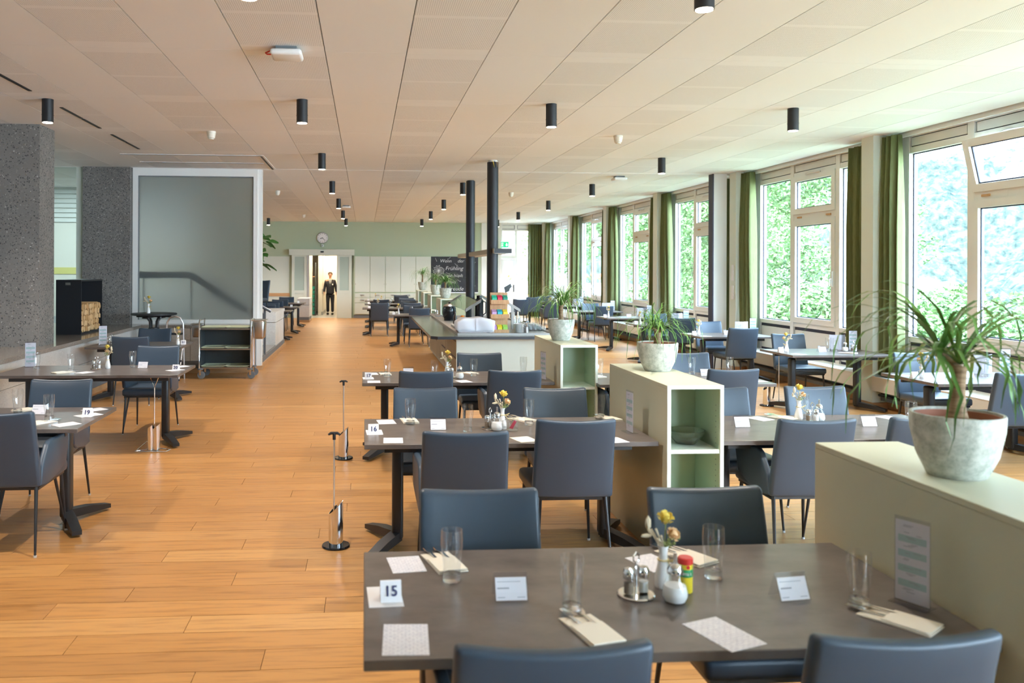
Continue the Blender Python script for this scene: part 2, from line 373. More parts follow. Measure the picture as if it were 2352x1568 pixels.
# ---------------------------------------------------------------- ceiling
ce = S('ceiling', MB().box(-8.2,YR,ZC+.02, 7.1,YB+.1,ZC+.22).mesh('ceiling_slab', M_void))
PX, PY = .6456, 1.94
pan = {}
for kind in (0, 1):
    m = MB(); g = .0035
    if kind == 0: m.box(-PX/2+g,-PY/2+g*.5,0, PX/2-g,PY/2-g*.5,.02)
    else:
        a, b = -PX/2+g, PX/2-g
        ys = [-PY/2+g*.5, -PY/2+.16, -.03, .03, PY/2-.16, PY/2-g*.5]
        for i in range(5): m.box(a,ys[i],0, b,ys[i+1],.02, 1 if i in (1,3) else 0)
    pan[kind] = m.mesh('ceiling_panel', [M_ceil, M_perf], 0)
restm = MB(); npan = 0
for i in range(-13, 10):
    xc_ = .326 + PX*(i+.5)
    if xc_+PX/2 > 6.64: continue
    for j in range(-2, 17):
        yc_ = 14.33 + PY*(j-6.5)
        if yc_+PY/2 > YB: continue
        per = (i % 2 == 0)
        seen = yc_ > 3.0 and -.62*yc_-1.2 < xc_ < .75*yc_+1.5
        if seen and npan < 290:
            O('ceiling_panel', pan[1 if per else 0], ce, (xc_, yc_, ZC)); npan += 1
        else:
            restm.box(xc_-PX/2+.0035, yc_-PY/2+.002, ZC, xc_+PX/2-.0035, yc_+PY/2-.002, ZC+.02)
restm.box(-8.2, 14.33+PY*8, ZC, 6.14, YB, ZC+.02) if False else None
for j in range(-4, 9): restm.box(6.14, 14.33+PY*(j-1)+.002, ZC, 6.625, min(14.33+PY*j,YB)-.002, ZC+.02)
restm.box(-8.2, 29.85, ZC, 6.625, YB, ZC+.02)
O('ceiling_panel_field', restm.mesh('ceiling_panel_field', M_ceil, 0), ce, kind='stuff')
O('cross_joint', MB().box(-8,14.315,ZC-.003, 6.6,14.345,ZC+.001).mesh('cross_joint', M_plast), ce)
S('trim_1', MB().box(6.66,YR,ZC-.05, 6.70,YB,ZC+.03).box(6.70,YR,ZC-.035,6.90,YB,ZC-.01).mesh('curtain_rail_profile', M_white))
slot = lambda x0,y0,x1,y1: MB().box(x0,y0,ZC-.006,x1,y1,ZC+.004)
for (y0, y1) in ((5.4,6.6),(7.3,8.24),(9.06,9.70),(9.74,10.36),(10.82,11.45),(11.49,12.1)):
    O('ceiling_slot', slot(-3.25,y0,-3.215,y1).mesh('ceiling_slot', M_black), ce)
for (x0,x1,yy) in ((-3.65,-1.57,12.65),(-3.6,-1.64,13.55)):
    O('ceiling_track', slot(x0,yy-.03,x1,yy+.03).mesh('ceiling_track', M_plast), ce)
    O('track_groove', MB().box(x0,yy-.01,ZC-.010,x1,yy+.01,ZC-.004).mesh('track_groove', M_kick), ce)
O('ceiling_track', MB().box(-1.62,12.6,ZC-.006,-1.53,14.3,ZC+.002).mesh('ceiling_track', M_plast), ce)
O('track_groove', MB().box(-1.59,12.7,ZC-.012,-1.56,14.3,ZC-.002).mesh('track_groove', M_black), ce)

# ---------------------------------------------------------------- right window wall
YC = [10.16 + 3.88*k for k in range(-3, 6)]
wr = S('wall_right', MB().box(6.96,YR,-.1, 7.02,YB,.40).box(6.9,YR,ZC-.02,7.05,YB,ZC+.25).mesh('wall_right', M_white))
col_me = MB().box(6.41,-.12,0, 6.93,.13,ZC).mesh('window_column', M_pale, 0)
for yc_ in YC:
    c = O('column', col_me, wr, (0, yc_, 0))
    O('column_base', MB().box(6.395,-.135,0, 6.9,.145,.075).mesh('column_base', M_woodtrim, 0), c)
def bay(n, yn, yf, tilt=0):
    """one glazed bay from the near column yn to the far column yf"""
    wdw = S('window_%d' % n, MB().box(XW-.03,yn+.13,.86, XW+.07,yf-.12,.925).mesh('window_bottom_rail', M_frame, 0))
    m1, m2 = yf-1.36, yf-2.63; jf, jn = yf-.31, yn+.30
    zt, zb = 3.20, .925
    fr = MB()
    fr.box(XW-.03,yn+.13,zt, XW+.07,yf-.12,zt+.075); fr.box(XW-.03,yn+.13,3.40, XW+.07,yf-.12,ZC+.03)
    O('top_rail', fr.mesh('top_rail', M_frame, 0), wdw)
    for y0, y1 in ((jf, yf-.12), (m1-.05, m1+.05), (m2-.05, m2+.05), (yn+.13, jn)):
        O('mullion', MB().box(XW-.035,y0,.40, XW+.075,y1,ZC).mesh('mullion', M_frame, 0), wdw)
    for y0, y1 in ((jn, m2-.05), (m2+.05, m1-.05), (m1+.05, jf)):
        O('apron_panel', rbox('apron_panel', M_panelw, .02, y1-y0-.07, .36, .004, 1, off=(XW-.015,(y0+y1)/2,.45)), wdw)
        O('apron_gap', MB().box(XW-.005,y0,.40, XW+.05,y1,.86).mesh('apron_gap', M_gask, 0), wdw)
        O('head_panel', rbox('head_panel', M_panelw, .02, y1-y0-.05, .105, .003, 1, off=(XW-.012,(y0+y1)/2,3.287)), wdw)
        O('head_gap', MB().box(XW,y0,3.27, XW+.05,y1,3.41).mesh('head_gap', M_gask, 0), wdw)
    for y0, y1 in ((jn, m2-.05), (m1+.05, jf)):
        O('gasket', MB().box(XW+.018,y0,zb,XW+.03,y0+.014,zt).box(XW+.018,y1-.014,zb,XW+.03,y1,zt).box(XW+.018,y0,zb,XW+.03,y1,zb+.014).box(XW+.018,y0,zt-.014,XW+.03,y1,zt).mesh('gasket', M_gask, 0), wdw)
        O('pane', MB().box(XW+.021,y0,zb, XW+.027,y1,zt).mesh('pane', M_pane, 0), wdw)
    a, b = m2+.05, m1-.05
    def sash(z0, z1, tl):
        s = .085
        m = MB()
        m.box(-.035,a,0, .04,a+s,z1-z0); m.box(-.035,b-s,0, .04,b,z1-z0); m.box(-.035,a+s,0, .04,b-s,s); m.box(-.035,a+s,z1-z0-s, .04,b-s,z1-z0)
        o = O('sash', m.mesh('sash', M_frame, 0), wdw, (XW-.02, 0, z0), (0, -tl, 0))
        O('sash_gasket', MB().box(-.002,a+s-.001,s,.012,a+s+.013,z1-z0-s).box(-.002,b-s-.013,s,.012,b-s+.001,z1-z0-s).box(-.002,a+s,s-.001,.012,b-s,s+.013).box(-.002,a+s,z1-z0-s-.013,.012,b-s,z1-z0-s+.001).mesh('sash_gasket', M_gask, 0), o)
        O('pane', MB().box(.002,a+s,s, .008,b-s,z1-z0-s).mesh('pane', M_pane, 0), o); return o
    lo = sash(.93, 2.52, 0); up = sash(2.62, 3.21, tilt)
    O('transom', MB().box(XW-.03,a,2.50, XW+.07,b,2.64).mesh('transom', M_frame, 0), wdw)
    O('hinge', MB().box(XW-.045,a+.12,2.555, XW-.03,a+.24,2.58).box(XW-.045,b-.24,2.555, XW-.03,b-.12,2.58).mesh('hinge', M_birch, 0), wdw)
    hb = MB().box(-.05,-.02,-.11, -.03,.02,.11).tube([(-.05,0,0),(-.075,0,0),(-.075,0,-.10)], .01, 8).mesh('window_handle', M_plast)
    O('window_handle', hb, wdw, (XW-.025, a+.045, 1.62))
    O('stay_arm', MB().tube([(XW-.06,(a+b)/2-.22,3.215),(XW-.09,(a+b)/2+.02,3.225),(XW-.06,(a+b)/2+.18,3.215)], .012, 6).mesh('stay_arm', M_alu), wdw)
for n in range(8):
    bay(n+1, YC[n], YC[n+1], math.radians(13) if n == 2 else 0)
# heater bench under the windows
for n in range(8):
    y0, y1 = YC[n]+.13, YC[n+1]-.12
    t = S('trim_%d' % (n+2), MB().box(6.40,y0,.23, 6.43,y1,.385).box(6.40,y0,.385, 6.97,y1,.405).mesh('bench_cladding', M_panelw, 0))
    O('bench_top', MB().box(6.395,y0,.405, 6.78,y1,.412).mesh('bench_top', M_white, 0), t)
    O('heater_grille', MB().box(6.52,y0,.10, 6.9,y1,.23).mesh('heater_grille', M_kick, 0), t)
    O('heater_pipe', MB().tube([(6.50,y0,.17),(6.50,y1,.17)], .018, 8).mesh('heater_pipe', M_steelb), t)
S('baseboard_right', MB().box(6.60,YR,0, 6.96,YB,.10).mesh('baseboard_right', M_woodtrim, 0))

# curtains
def curtain(name, axis, c0, c1, at_, amp, folds, ztop, zbot, flare, label, seed):
    rnd = random.Random(seed); n = folds*10; m = MB(); rows = 9; v = []
    ph = [rnd.uniform(-.5,.5) for _ in range(folds+2)]
    for r_ in range(rows):
        q = r_/(rows-1); z = ztop + (zbot-ztop)*q
        for i in range(n+1):
            u = i/n; k = u*folds; a = amp*(.55+.45*min(1,q*3))*math.sin(2*PI*k + ph[int(k)]*.8 + .25*math.sin(3*q+seed))
            a += amp*.3*math.sin(4.1*PI*k+seed)
            cc = c0+(c1-c0)*(u + flare*q*(u-.5))
            v.append((at_+a, cc, z) if axis == 'y' else (cc, at_+a, z))
    f = [(r_*(n+1)+i, r_*(n+1)+i+1, (r_+1)*(n+1)+i+1, (r_+1)*(n+1)+i) for r_ in range(rows-1) for i in range(n)]
    m.add(v, f); o = thing(name, label, 'curtain', me=m.mesh(name, M_curt, 80), group='olive green window curtains')
    s = o.modifiers.new('s', 'SOLIDIFY'); s.thickness = .006
    return o
ORD = {2:'nearest',3:'second',4:'third',5:'fourth',6:'fifth',7:'sixth',8:'seventh'}
for k in range(2, 9):
    yc_ = YC[k]; nm = {3:'right-most column in view',4:'column with the white post beside it',5:'third column from the right',6:'fourth column from the right',7:'fifth column from the right',8:'far corner',2:'column out of view at right'}[k]
    if k > 2:
        curtain('curtain', 'y', yc_-.42, yc_-.125, 6.55, .085, 3, 3.42, .43, .12, 'olive curtain bunched on the near side of the %s' % nm, k)
    if k < 8 and k > 2:
        curtain('curtain', 'y', yc_+.15, yc_+.62, 6.57, .06, 4, 3.40, .43, .1, 'olive curtain bunched on the far side of the %s' % nm, k+20)
curtain('curtain', 'x', 5.92, 6.55, 29.72, .05, 7, 3.41, .05, .05, 'wide olive green curtain drawn beside the glazed garden door', 77)
# post of the folding wall
pw = S('trim_10', MB().box(6.16,14.26,0, 6.40,14.42,ZC).mesh('folding_wall_post', M_white, 0))
O('post_gap', MB().box(6.14,14.25,0, 6.16,14.43,ZC).mesh('post_gap', M_gask, 0), pw)
sw = thing('wall_switch', 'pair of white switches on the column at the second window', 'switch', (6.40, 14.02, 1.5))
kids(sw, [('switch_plate', rbox('switch_plate', M_plast, .02,.08,.28,.004,1), (0,0,.06)), ('switch_plate', rbox('switch_plate', M_plast, .02,.08,.24,.004,1), (0,0,-.26))])

# ---------------------------------------------------------------- other walls
wre = S('wall_rear', MB().box(-8.2,YR-.2,-.1, 4.3,YR,ZC).box(4.3,YR-.2,-.1,6.5,YR,.9).box(4.3,YR-.2,3.3,6.5,YR,ZC).box(6.5,YR-.2,-.1,7.0,YR,ZC).mesh('wall_rear', M_pale, 0))  # window opening added behind the camera to light the chair backs
for i in range(3): O('mullion', MB().box(4.3+1.06*i,YR-.15,.9, 4.38+1.06*i,YR-.05,3.3).mesh('mullion', M_frame, 0), wre)  # mullions of the added, unseen rear window
O('pane', MB().box(4.3,YR-.11,.9, 6.5,YR-.104,3.3).mesh('pane', M_pane, 0), wre)  # glass of the added, unseen rear window
lw = S('wall_left', MB().box(-8.4,YR,-.1, -8.2,18.2,ZC).mesh('wall_left', M_corr, 0))
S('wall_left_far', MB().box(-6.2,18.1,-.1, -6.0,YB,ZC).mesh('wall_left_far', M_corr, 0))
S('wall_stair', MB().box(-8.2,18.0,-.1, -3.6,18.1,ZC).mesh('wall_stair', M_corr, 0))
O('yellow_stripe', MB().box(-8.2,17.985,1.62, -3.6,17.999,1.76).mesh('yellow_stripe', M_yband, 0), bpy.data.objects['wall_stair'])
for k in range(7): O('wall_slat', MB().box(-8.2,17.955,2.72+.10*k, -3.6,17.995,2.80+.10*k).mesh('wall_slat', M_white, 0), bpy.data.objects['wall_stair'])
# back wall with door opening and glazing at right
wb = S('wall_back', MB().box(-6.2,YB,2.235, 4.23,YB+.15,ZC).box(-6.2,YB,0, -2.02,YB+.15,2.235).box(-.98,YB,0, 4.23,YB+.15,2.235).mesh('wall_back', M_sage, 0))
O('wainscot', MB().box(-6.0,YB-.02,.10, -2.7,YB,2.20).mesh('wainscot', M_sagel, 0), wb)
O('chair_rail', MB().box(-6.0,YB-.035,.775, -2.68,YB-.018,.89).mesh('chair_rail', M_woodtrim, 0), wb)
O('pier', MB().box(4.23,YB-.02,0, 4.95,YB+.15,ZC).mesh('pier', M_white, 0), wb)
for x0, x1, z0, z1, nm in ((4.95,6.76,3.16,3.22,'top_rail'),(4.95,6.76,3.38,3.45,'top_rail'),(4.95,6.76,0,.10,'threshold')):
    O(nm, MB().box(x0,YB-.03,z0, x1,YB+.05,z1).mesh(nm, M_frame, 0), wb)
for x0, x1 in ((4.95,5.45),(5.54,6.7)):
    O('head_panel', MB().box(x0+.02,YB-.02,3.24, x1-.02,YB,3.37).mesh('head_panel', M_panelw, 0), wb)
    O('head_gap', MB().box(x0,YB-.005,3.22, x1,YB+.02,3.39).mesh('head_gap', M_gask, 0), wb)
for x in (4.90, 5.45):
    O('mullion', MB().box(x,YB-.04,0, x+.09,YB+.05,ZC).mesh('mullion', M_frame, 0), wb)
O('transom', MB().box(4.95,YB-.035,2.15, 5.5,YB+.05,2.28).mesh('transom', M_frame, 0), wb)
for x0, x1, z0, z1 in ((4.99,5.45,2.28,3.16),(5.54,6.76,.1,3.16)):
    O('pane', MB().box(x0,YB,z0, x1,YB+.006,z1).mesh('pane', M_pane, 0), wb)
gd = S('door_1', MB().box(4.98,YB-.05,.06,5.06,YB+.02,2.14).box(5.37,YB-.05,.06,5.45,YB+.02,2.14).box(5.06,YB-.05,.06,5.37,YB+.02,.2).box(5.06,YB-.05,2.05,5.37,YB+.02,2.14).mesh('garden_door', M_frame, 0))
O('pane', MB().box(5.06,YB-.01,.2, 5.37,YB-.004,2.05).mesh('pane', M_pane, 0), gd)
O('door_handle', MB().box(5.40,YB-.065,.95,5.43,YB-.05,1.2).tube([(5.415,YB-.06,1.13),(5.415,YB-.1,1.13),(5.33,YB-.1,1.13)],.01,6).mesh('door_handle', M_steelb), gd)
# sliding door
sd = S('door_2', MB().box(-2.69,YB-.26,2.25, -.37,YB-.02,2.455).mesh('sliding_door_header', M_sagel, 0))
def leaf(x0, x1):
    o = O('door_leaf', MB().box(x0,YB-.15,0, x0+.1,YB-.1,2.25).box(x1-.1,YB-.15,0, x1,YB-.1,2.25).box(x0+.1,YB-.15,0, x1-.1,YB-.1,.12).box(x0+.1,YB-.15,.88, x1-.1,YB-.1,.99).box(x0+.1,YB-.15,2.19, x1-.1,YB-.1,2.25).mesh('door_leaf', M_sagel, 0), sd)
    O('lower_panel', MB().box(x0+.1,YB-.135,.12, x1-.1,YB-.115,.88).mesh('lower_panel', M_sagel, 0), o)
    O('leaf_glass', MB().box(x0+.1,YB-.128,.99, x1-.1,YB-.122,2.19).mesh('leaf_glass', M_leafg, 0), o)
leaf(-2.60, -2.06); leaf(-1.0, -.47)
O('edge_strip', MB().box(-2.06,YB-.16,0, -1.98,YB-.09,2.25).mesh('edge_strip', M_alu, 0), sd)
O('door_sensor', rbox('door_sensor', M_black, .12,.05,.05,.015,2,off=(-1.52,YB-.285,2.34)), sd)
# built-in cabinet wall
cw = thing('wall_cabinet', 'pale sage built-in cupboard wall with drawers beside the sliding door', 'cabinet', (-.40, YB, 0))
O('carcass', MB().box(0,-.10,.12, 2.78,0,2.23).mesh('carcass', M_shelfin, 0), cw)
O('plinth', MB().box(0,-.09,0, 2.78,0,.12).mesh('plinth', M_kick, 0), cw)
for i in range(5):
    x = .04 + i*.55
    d = O('cupboard_door', rbox('cupboard_door', M_sagel, .535,.02,1.28,.003,1,off=(x+.27,-.11,.93)), cw)
    O('knob', MB().ico((x+(.03 if i % 2 == 0 else .5),-.13,1.22), .015, 1).mesh('knob', M_brush), d)
    for z in (.78, .60):
        q = O('drawer', rbox('drawer', M_sagel, .535,.02,.15 if z > .7 else .17,.003,1,off=(x+.27,-.11,z-.04)), cw)
        O('drawer_pull', MB().box(x+.2,-.145,z+.035, x+.34,-.12,z+.055).mesh('drawer_pull', M_brush), q)
    O('lower_door', rbox('lower_door', M_sagel, .535,.02,.40,.003,1,off=(x+.27,-.11,.14)), cw)
# corridor behind the door
co = S('wall_corridor_left', MB().box(-2.5,YB+.15,-.02, -2.4,34.4,2.7).mesh('corridor_wall', M_corr, 0))
S('wall_corridor_right', MB().box(-.98,YB+.15,-.02, -.88,34.4,2.7).mesh('corridor_wall', M_corr, 0)); S('wall_corridor_end', MB().box(-2.4,34.3,-.02,-.98,34.4,2.7).mesh('corridor_wall', M_corr, 0)); S('ceiling_corridor', MB().box(-2.5,YB+.15,2.6,-.9,34.4,2.7).mesh('corridor_ceiling', M_corr, 0))
O('corridor_floor', MB().box(-2.4,YB,-.02, -.98,34.3,.0).mesh('corridor_floor', M_lino, 0), co)
O('side_wall', MB().box(-2.4,31.2,0, -1.97,31.35,2.6).box(-1.78,31.9,0,-1.62,34.3,2.6).mesh('side_wall', M_corr, 0), co)
O('bumper_rail', MB().box(-1.64,31.89,.80,-1.6,34.3,.98).box(-1.66,31.88,0,-1.6,34.3,.12).mesh('bumper_rail', M_lino, 0), co)
rk = thing('crate_rack', 'rack of stacked green crates inside the corridor doorway', 'rack', (-1.98, 31.6, 0))
O('upright', MB().box(-.2,-.2,0,-.17,.2,2.0).box(.1,-.2,0,.13,.2,2.0).mesh('upright', M_trol, 0), rk)
for i in range(7): O('crate', rbox('crate', M_crate, .26,.34,.13,.01,1,off=(-.035,0,.04+i*.155)), rk)
O('rack_shelf', MB().box(-.17,-.2,1.45,.1,.2,1.48).mesh('rack_shelf', M_woodtrim, 0), rk)

# ---------------------------------------------------------------- left podium, columns, glass screen
ZP = .80
pd = S('trim_11', MB().box(-8.2,YR,0, -3.78,14.6,ZP-.05).box(-3.79,14.06,0, -1.86,14.6,ZP-.05).mesh('podium_core', M_kick, 0))
O('podium_top', MB().prism([(-8.2,YR),(-3.70,YR),(-3.70,14.02),(-1.80,14.02),(-1.80,14.6),(-8.2,14.6)], ZP-.05, ZP).mesh('podium_top', M_gran, 0), pd)
yy = 0.6
while yy < 13.9:
    y1 = min(yy+1.02, 14.0)
    for z0, z1 in ((.20,.47),(.475,.748)):
        O('stone_panel', MB().box(-3.78,yy+.003,z0, -3.73,y1-.003,z1).mesh('stone_panel', M_terr, 0), pd)
    yy += 1.02
for x0, x1 in ((-3.72,-2.9),(-2.895,-2.1),(-2.095,-1.86)):
    for z0, z1 in ((.20,.55),(.555,.748)):
        O('stone_panel', MB().box(x0,14.03,z0, x1,14.06,z1).mesh('stone_panel', M_terr, 0), pd)
O('podium_kick', MB().box(-3.79,YR,.08, -3.745,14.0,.195).box(-3.78,14.035,.08,-1.86,14.06,.195).mesh('podium_kick', M_kick, 0), pd)
O('base_strip', MB().box(-3.79,YR,0, -3.735,14.0,.078).box(-3.78,14.025,0,-1.80,14.06,.078).mesh('base_strip', M_woodtrim, 0), pd)
c1 = S('trim_12', MB().box(-8.1,10.15,ZP, -3.87,10.62,ZC).mesh('concrete_pillar', M_conc, 0))
c2 = S('trim_13', MB().box(-4.73,14.25,ZP, -3.95,14.7,ZC).mesh('concrete_pillar', M_conc, 0))
gs = S('window_9', MB().box(-3.94,14.36,ZP, -3.85,14.47,ZC).box(-1.91,14.36,ZP,-1.84,14.47,ZC).box(-3.85,14.36,ZP,-1.91,14.47,ZP+.07).box(-3.85,14.36,3.32,-1.91,14.47,ZC).mesh('screen_frame', M_white, 0))
O('pane', MB().box(-3.85,14.40,ZP+.07, -1.91,14.41,3.32).mesh('pane', M_frost, 0), gs)
O('screen_bead', MB().box(-3.85,14.375,ZP+.07,-3.835,14.40,3.32).box(-1.925,14.375,ZP+.07,-1.91,14.40,3.32).box(-3.85,14.375,3.305,-1.91,14.40,3.32).mesh('screen_bead', M_kick, 0), gs)
po = S('trim_14', MB().box(-1.86,14.40,0.06, -1.77,14.52,ZC).mesh('screen_post', M_white, 0))
O('post_base', MB().box(-1.87,14.39,0,-1.755,14.53,.075).mesh('post_base', M_woodtrim, 0), po)
g2 = S('window_10', MB().box(-4.86,14.33,ZP, -4.74,14.45,ZC).mesh('glass_frame', M_pale, 0))
O('pane', MB().box(-8.1,14.38,ZP, -4.86,14.39,ZC).mesh('pane', M_greeng, 0), g2)
# stair behind the screen and its rail
stp = S('trim_15', MB().box(-6.2,14.62,.0, -3.4,18.0,.78).mesh('stair_landing', M_kick, 0))
for i in range(4): O('step', MB().box(-2.2-.32*(i+1)+.0,14.62,0, -1.88-.32*(i+1)+.02,17.1,.19*(i+1)).mesh('step', M_gran, 0), stp)
O('floor_plinth', MB().box(-2.2,14.6,0, -1.80,18.8,.17).mesh('floor_plinth', M_kick, 0), stp)
O('plinth_strip', MB().box(-1.80,14.53,0,-1.775,18.85,.085).mesh('plinth_strip', M_woodtrim, 0), stp)
O('tread', MB().box(-2.2,14.6,.17,-1.82,17.1,.19).mesh('tread', M_gran, 0), stp)
for (y0, y1, x0, ht, nm) in ((17.1,18.8,-2.25,.86,'near'),(27.4,28.6,-2.22,.78,'far')):
    b = S('wall_low_'+nm, MB().box(x0,y0,.17, -1.82,y1,ht-.22).mesh('low_wall', M_terr, 0))
    O('cap_block', MB().box(x0,y0,ht-.21, -1.815,y1,ht).mesh('cap_block', M_terr, 0), b)
    O('low_kick', MB().box(x0,y0+.005,.075,-1.825,y1,.17).mesh('low_kick', M_kick, 0), b)
    O('low_strip', MB().box(x0,y0-.01,0,-1.81,y1,.075).mesh('low_strip', M_woodtrim, 0), b)
O('side_platform', MB().box(-3.4,17.12,0,-2.27,19.6,.60).mesh('side_platform', M_gran, 0), stp)
rl = thing('stair_rail', 'grey metal handrail with flat infill plate at the stair', 'handrail', (-1.83, 15.35, .1))
O('post', MB().box(-.02,-.015,-.1, .02,.015,.90).mesh('post', M_handr, 0), rl)
O('handrail', MB().tube([(-2.0,-.05,1.54),(-1.12,-.05,1.54),(.12,-.05,.86)], .028, 10).mesh('handrail', M_handr), rl)
O('infill_plate', MB().prism([(-.02,.82),(-.02,.62),(-1.12,1.22),(-1.12,1.42)], -.008, .008, 'y').mesh('infill_plate', M_handr, 0), rl)
gr = thing('stair_rail', 'thick dark handrail seen blurred through the frosted screen', 'handrail', (-3.0, 14.50, ZP))
O('handrail', MB().tube([(-.86,0,.83),(0,0,.83),(.98,0,.22)], .06, 10).mesh('handrail', M_black), gr)
for x in (-.8, 0): O('post', MB().tube([(x,.1,-.02),(x,.05,.83)], .015, 6).mesh('post', M_handr), gr)
# ---------------------------------------------------------------- ceiling fixtures
lamp_b = MB().lathe([(.002,0),(.056,0),(.056,.235),(.002,.235)], 24).lathe([(.060,.075),(.060,.078)],24,caps=False).mesh('lamp_body', M_black)
lamp_g = MB().lathe([(.001,0),(.048,0),(.048,-.004),(.001,-.004)], 20).mesh('lamp_lens', M_lampem)
lampd = bpy.data.lights.new('downlight', 'SPOT'); lampd.energy = 100; lampd.spot_size = math.radians(118); lampd.spot_blend = .75; lampd.color = (1,.92,.84); lampd.shadow_soft_size = .05
ROWN = ['nearest row','second row','third row','fourth row','fifth row','sixth row','last row']
LY = [4.58, 8.45, 12.33, 16.2, 20.15, 24.15, 27.95]
COLN = {-3.22:'leftmost file',-.64:'file over the aisle',1.92:'file over the shelf dividers',4.51:'file nearest the windows'}
for x, nm in COLN.items():
    for j, y in enumerate(LY):
        if x == -3.22 and j not in (0,1,6): continue
        if (x, j) == (1.92, 2): continue
        t = thing('ceiling_spotlight', 'black cylinder ceiling spotlight, %s, %s' % (ROWN[j], nm), 'light', (x+(0.0), y+(.2 if x == -3.22 and j == 1 else 0), ZC-.235), group='black cylinder ceiling spotlights')
        O('lamp_body', lamp_b, t); O('lamp_lens', lamp_g, t)
        l = bpy.data.objects.new('downlight', lampd); C.objects.link(l); l.parent = t; l.location = (0,0,-.03)
det_me = MB().lathe([(.001,0),(.030,0),(.034,.012),(.046,.018),(.049,.045),(.053,.05),(.055,.075),(.058,.078),(.058,.1),(.001,.1)], 22).mesh('smoke_detector', M_ivory)
for x, y, nm in ((-1.92,10.49,'left of the aisle, nearest'),(3.22,10.36,'right of the shelf dividers, nearest'),(-1.91,18.25,'beyond the frosted screen'),(3.22,18.1,'beyond the black pillars'),(-1.92,26.13,'farthest, above the sliding door')):
    thing('smoke_detector', 'ivory ceiling smoke detector %s' % nm, 'detector', (x,y,ZC-.1), group='ceiling smoke detectors', me=det_me)
for x, y, nm in ((-.61,6.5,'with a red cable near the front'),(4.62,14.8,'near the windows by the cross joint'),(-.50,22.2,'far beyond over the aisle')):
    t = thing('access_point', 'white rounded wireless access point on the ceiling %s' % nm, 'router', (x,y,ZC-.075))
    O('housing', rbox('housing', M_plast, .24,.24,.05,.022,3), t)
    O('bracket', MB().box(-.08,-.08,.05,.08,.08,.075).mesh('bracket', M_kick), t)
    if y < 8: O('red_cable', MB().tube([(-.05,.06,.065),(-.13,.02,.06),(-.165,-.01,.035),(-.15,-.03,.02),(-.11,-.03,.02)], .006, 6).mesh('red_cable', M_red), t)

# ---------------------------------------------------------------- chairs
def bk(x, y, z):                                     # back leans, hugs the sitter, top edge dips in the middle
    q = z/.475; zz = z - (.014*(1-(x/.235)**2)*q**3)
    return (x*(1-.035*q), y - .085*q - .02*q*q - .018*(1-(x/.235)**2)*-1*-1 + .0, zz+.41)
ch_back = rbox('backrest', M_leath, .475,.05,.475,.018,3,(7,0,5), bk, 50, (0,-.205,0))
def st(x, y, z): return (x*(1-.04*(y<0)), y, z + .012*(1-(x/.24)**2)*(1-(y/.24)**2) if z > .03 else z)
ch_seat = rbox('seat', M_leath, .47,.47,.075,.024,3,(4,4,0), st, 50, (0,.03,.40))
ch_rim = MB().box(-.215,-.19,.385,.215,.245,.40).mesh('seat_frame', M_steelb, 0)
def leg(sx, back, vee):
    m = MB(); x = .20*sx; fx = .222*sx
    y0, y1 = (-.19,-.265) if back else (.225,.262)
    m.tube([(x,y0,.41),(fx,y1,.0)], [.0125,.0075], 8)
    if vee: m.tube([(x*.98,y0-.11,.41),(fx,y1,.012)], [.011,.006], 8)
    return m.mesh('leg', M_steelb)
ch_leg = {(a,b,v): leg(a,b,v) for a in (-1,1) for b in (0,1) for v in (0,1)}
ch_glide = MB().lathe([(.001,0),(.010,0),(.010,.012),(.001,.012)], 8).mesh('glide', M_glide)
arm_poly = [(-.225,.415),(-.19,.53),(-.10,.645),(-.065,.662),(.165,.672),(.195,.655),(.205,.63),(.165,.475),(.08,.43),(-.10,.40)]
def armmesh(sx):
    bm = bmesh.new()
    vs = [bm.verts.new((sx*(.203+.02*(1 if y > .1 else 0)), y, z)) for y, z in arm_poly]
    f = bm.faces.new(vs); e = bmesh.ops.extrude_face_region(bm, geom=[f])
    for g in e['geom']:
        if isinstance(g, bmesh.types.BMVert): g.co.x += sx*.038
    bmesh.ops.recalc_face_normals(bm, faces=bm.faces)
    bmesh.ops.bevel(bm, geom=list(bm.edges), offset=.012, segments=3, affect='EDGES', profile=.5)
    me = bpy.data.meshes.new('armrest'); bm.to_mesh(me); bm.free(); me.materials.append(M_leath)
    me.polygons.foreach_set('use_smooth', [True]*len(me.polygons)); me.set_sharp_from_angle(angle=math.radians(50)); return me
ch_arm = {s: armmesh(s) for s in (-1,1)}
def chair(x, y, rz, label, arms=False, group='slate blue leather dining chairs', z=0):
    t = thing('dining_chair', label, 'chair', (x,y,z), rz, group)
    O('seat', ch_seat, t); O('backrest', ch_back, t); O('seat_frame', ch_rim, t)
    for a in (-1,1):
        for b in (0,1):
            l = O('leg', ch_leg[(a,b,1 if arms and not b else 0)], t)
            O('glide', ch_glide, l, (.222*a, -.265 if b else .262, 0))
        if arms: O('armrest', ch_arm[a], t)
    return t
N_, F_ = 0.0, PI      # near-side chairs look away from the camera, far-side chairs towards it
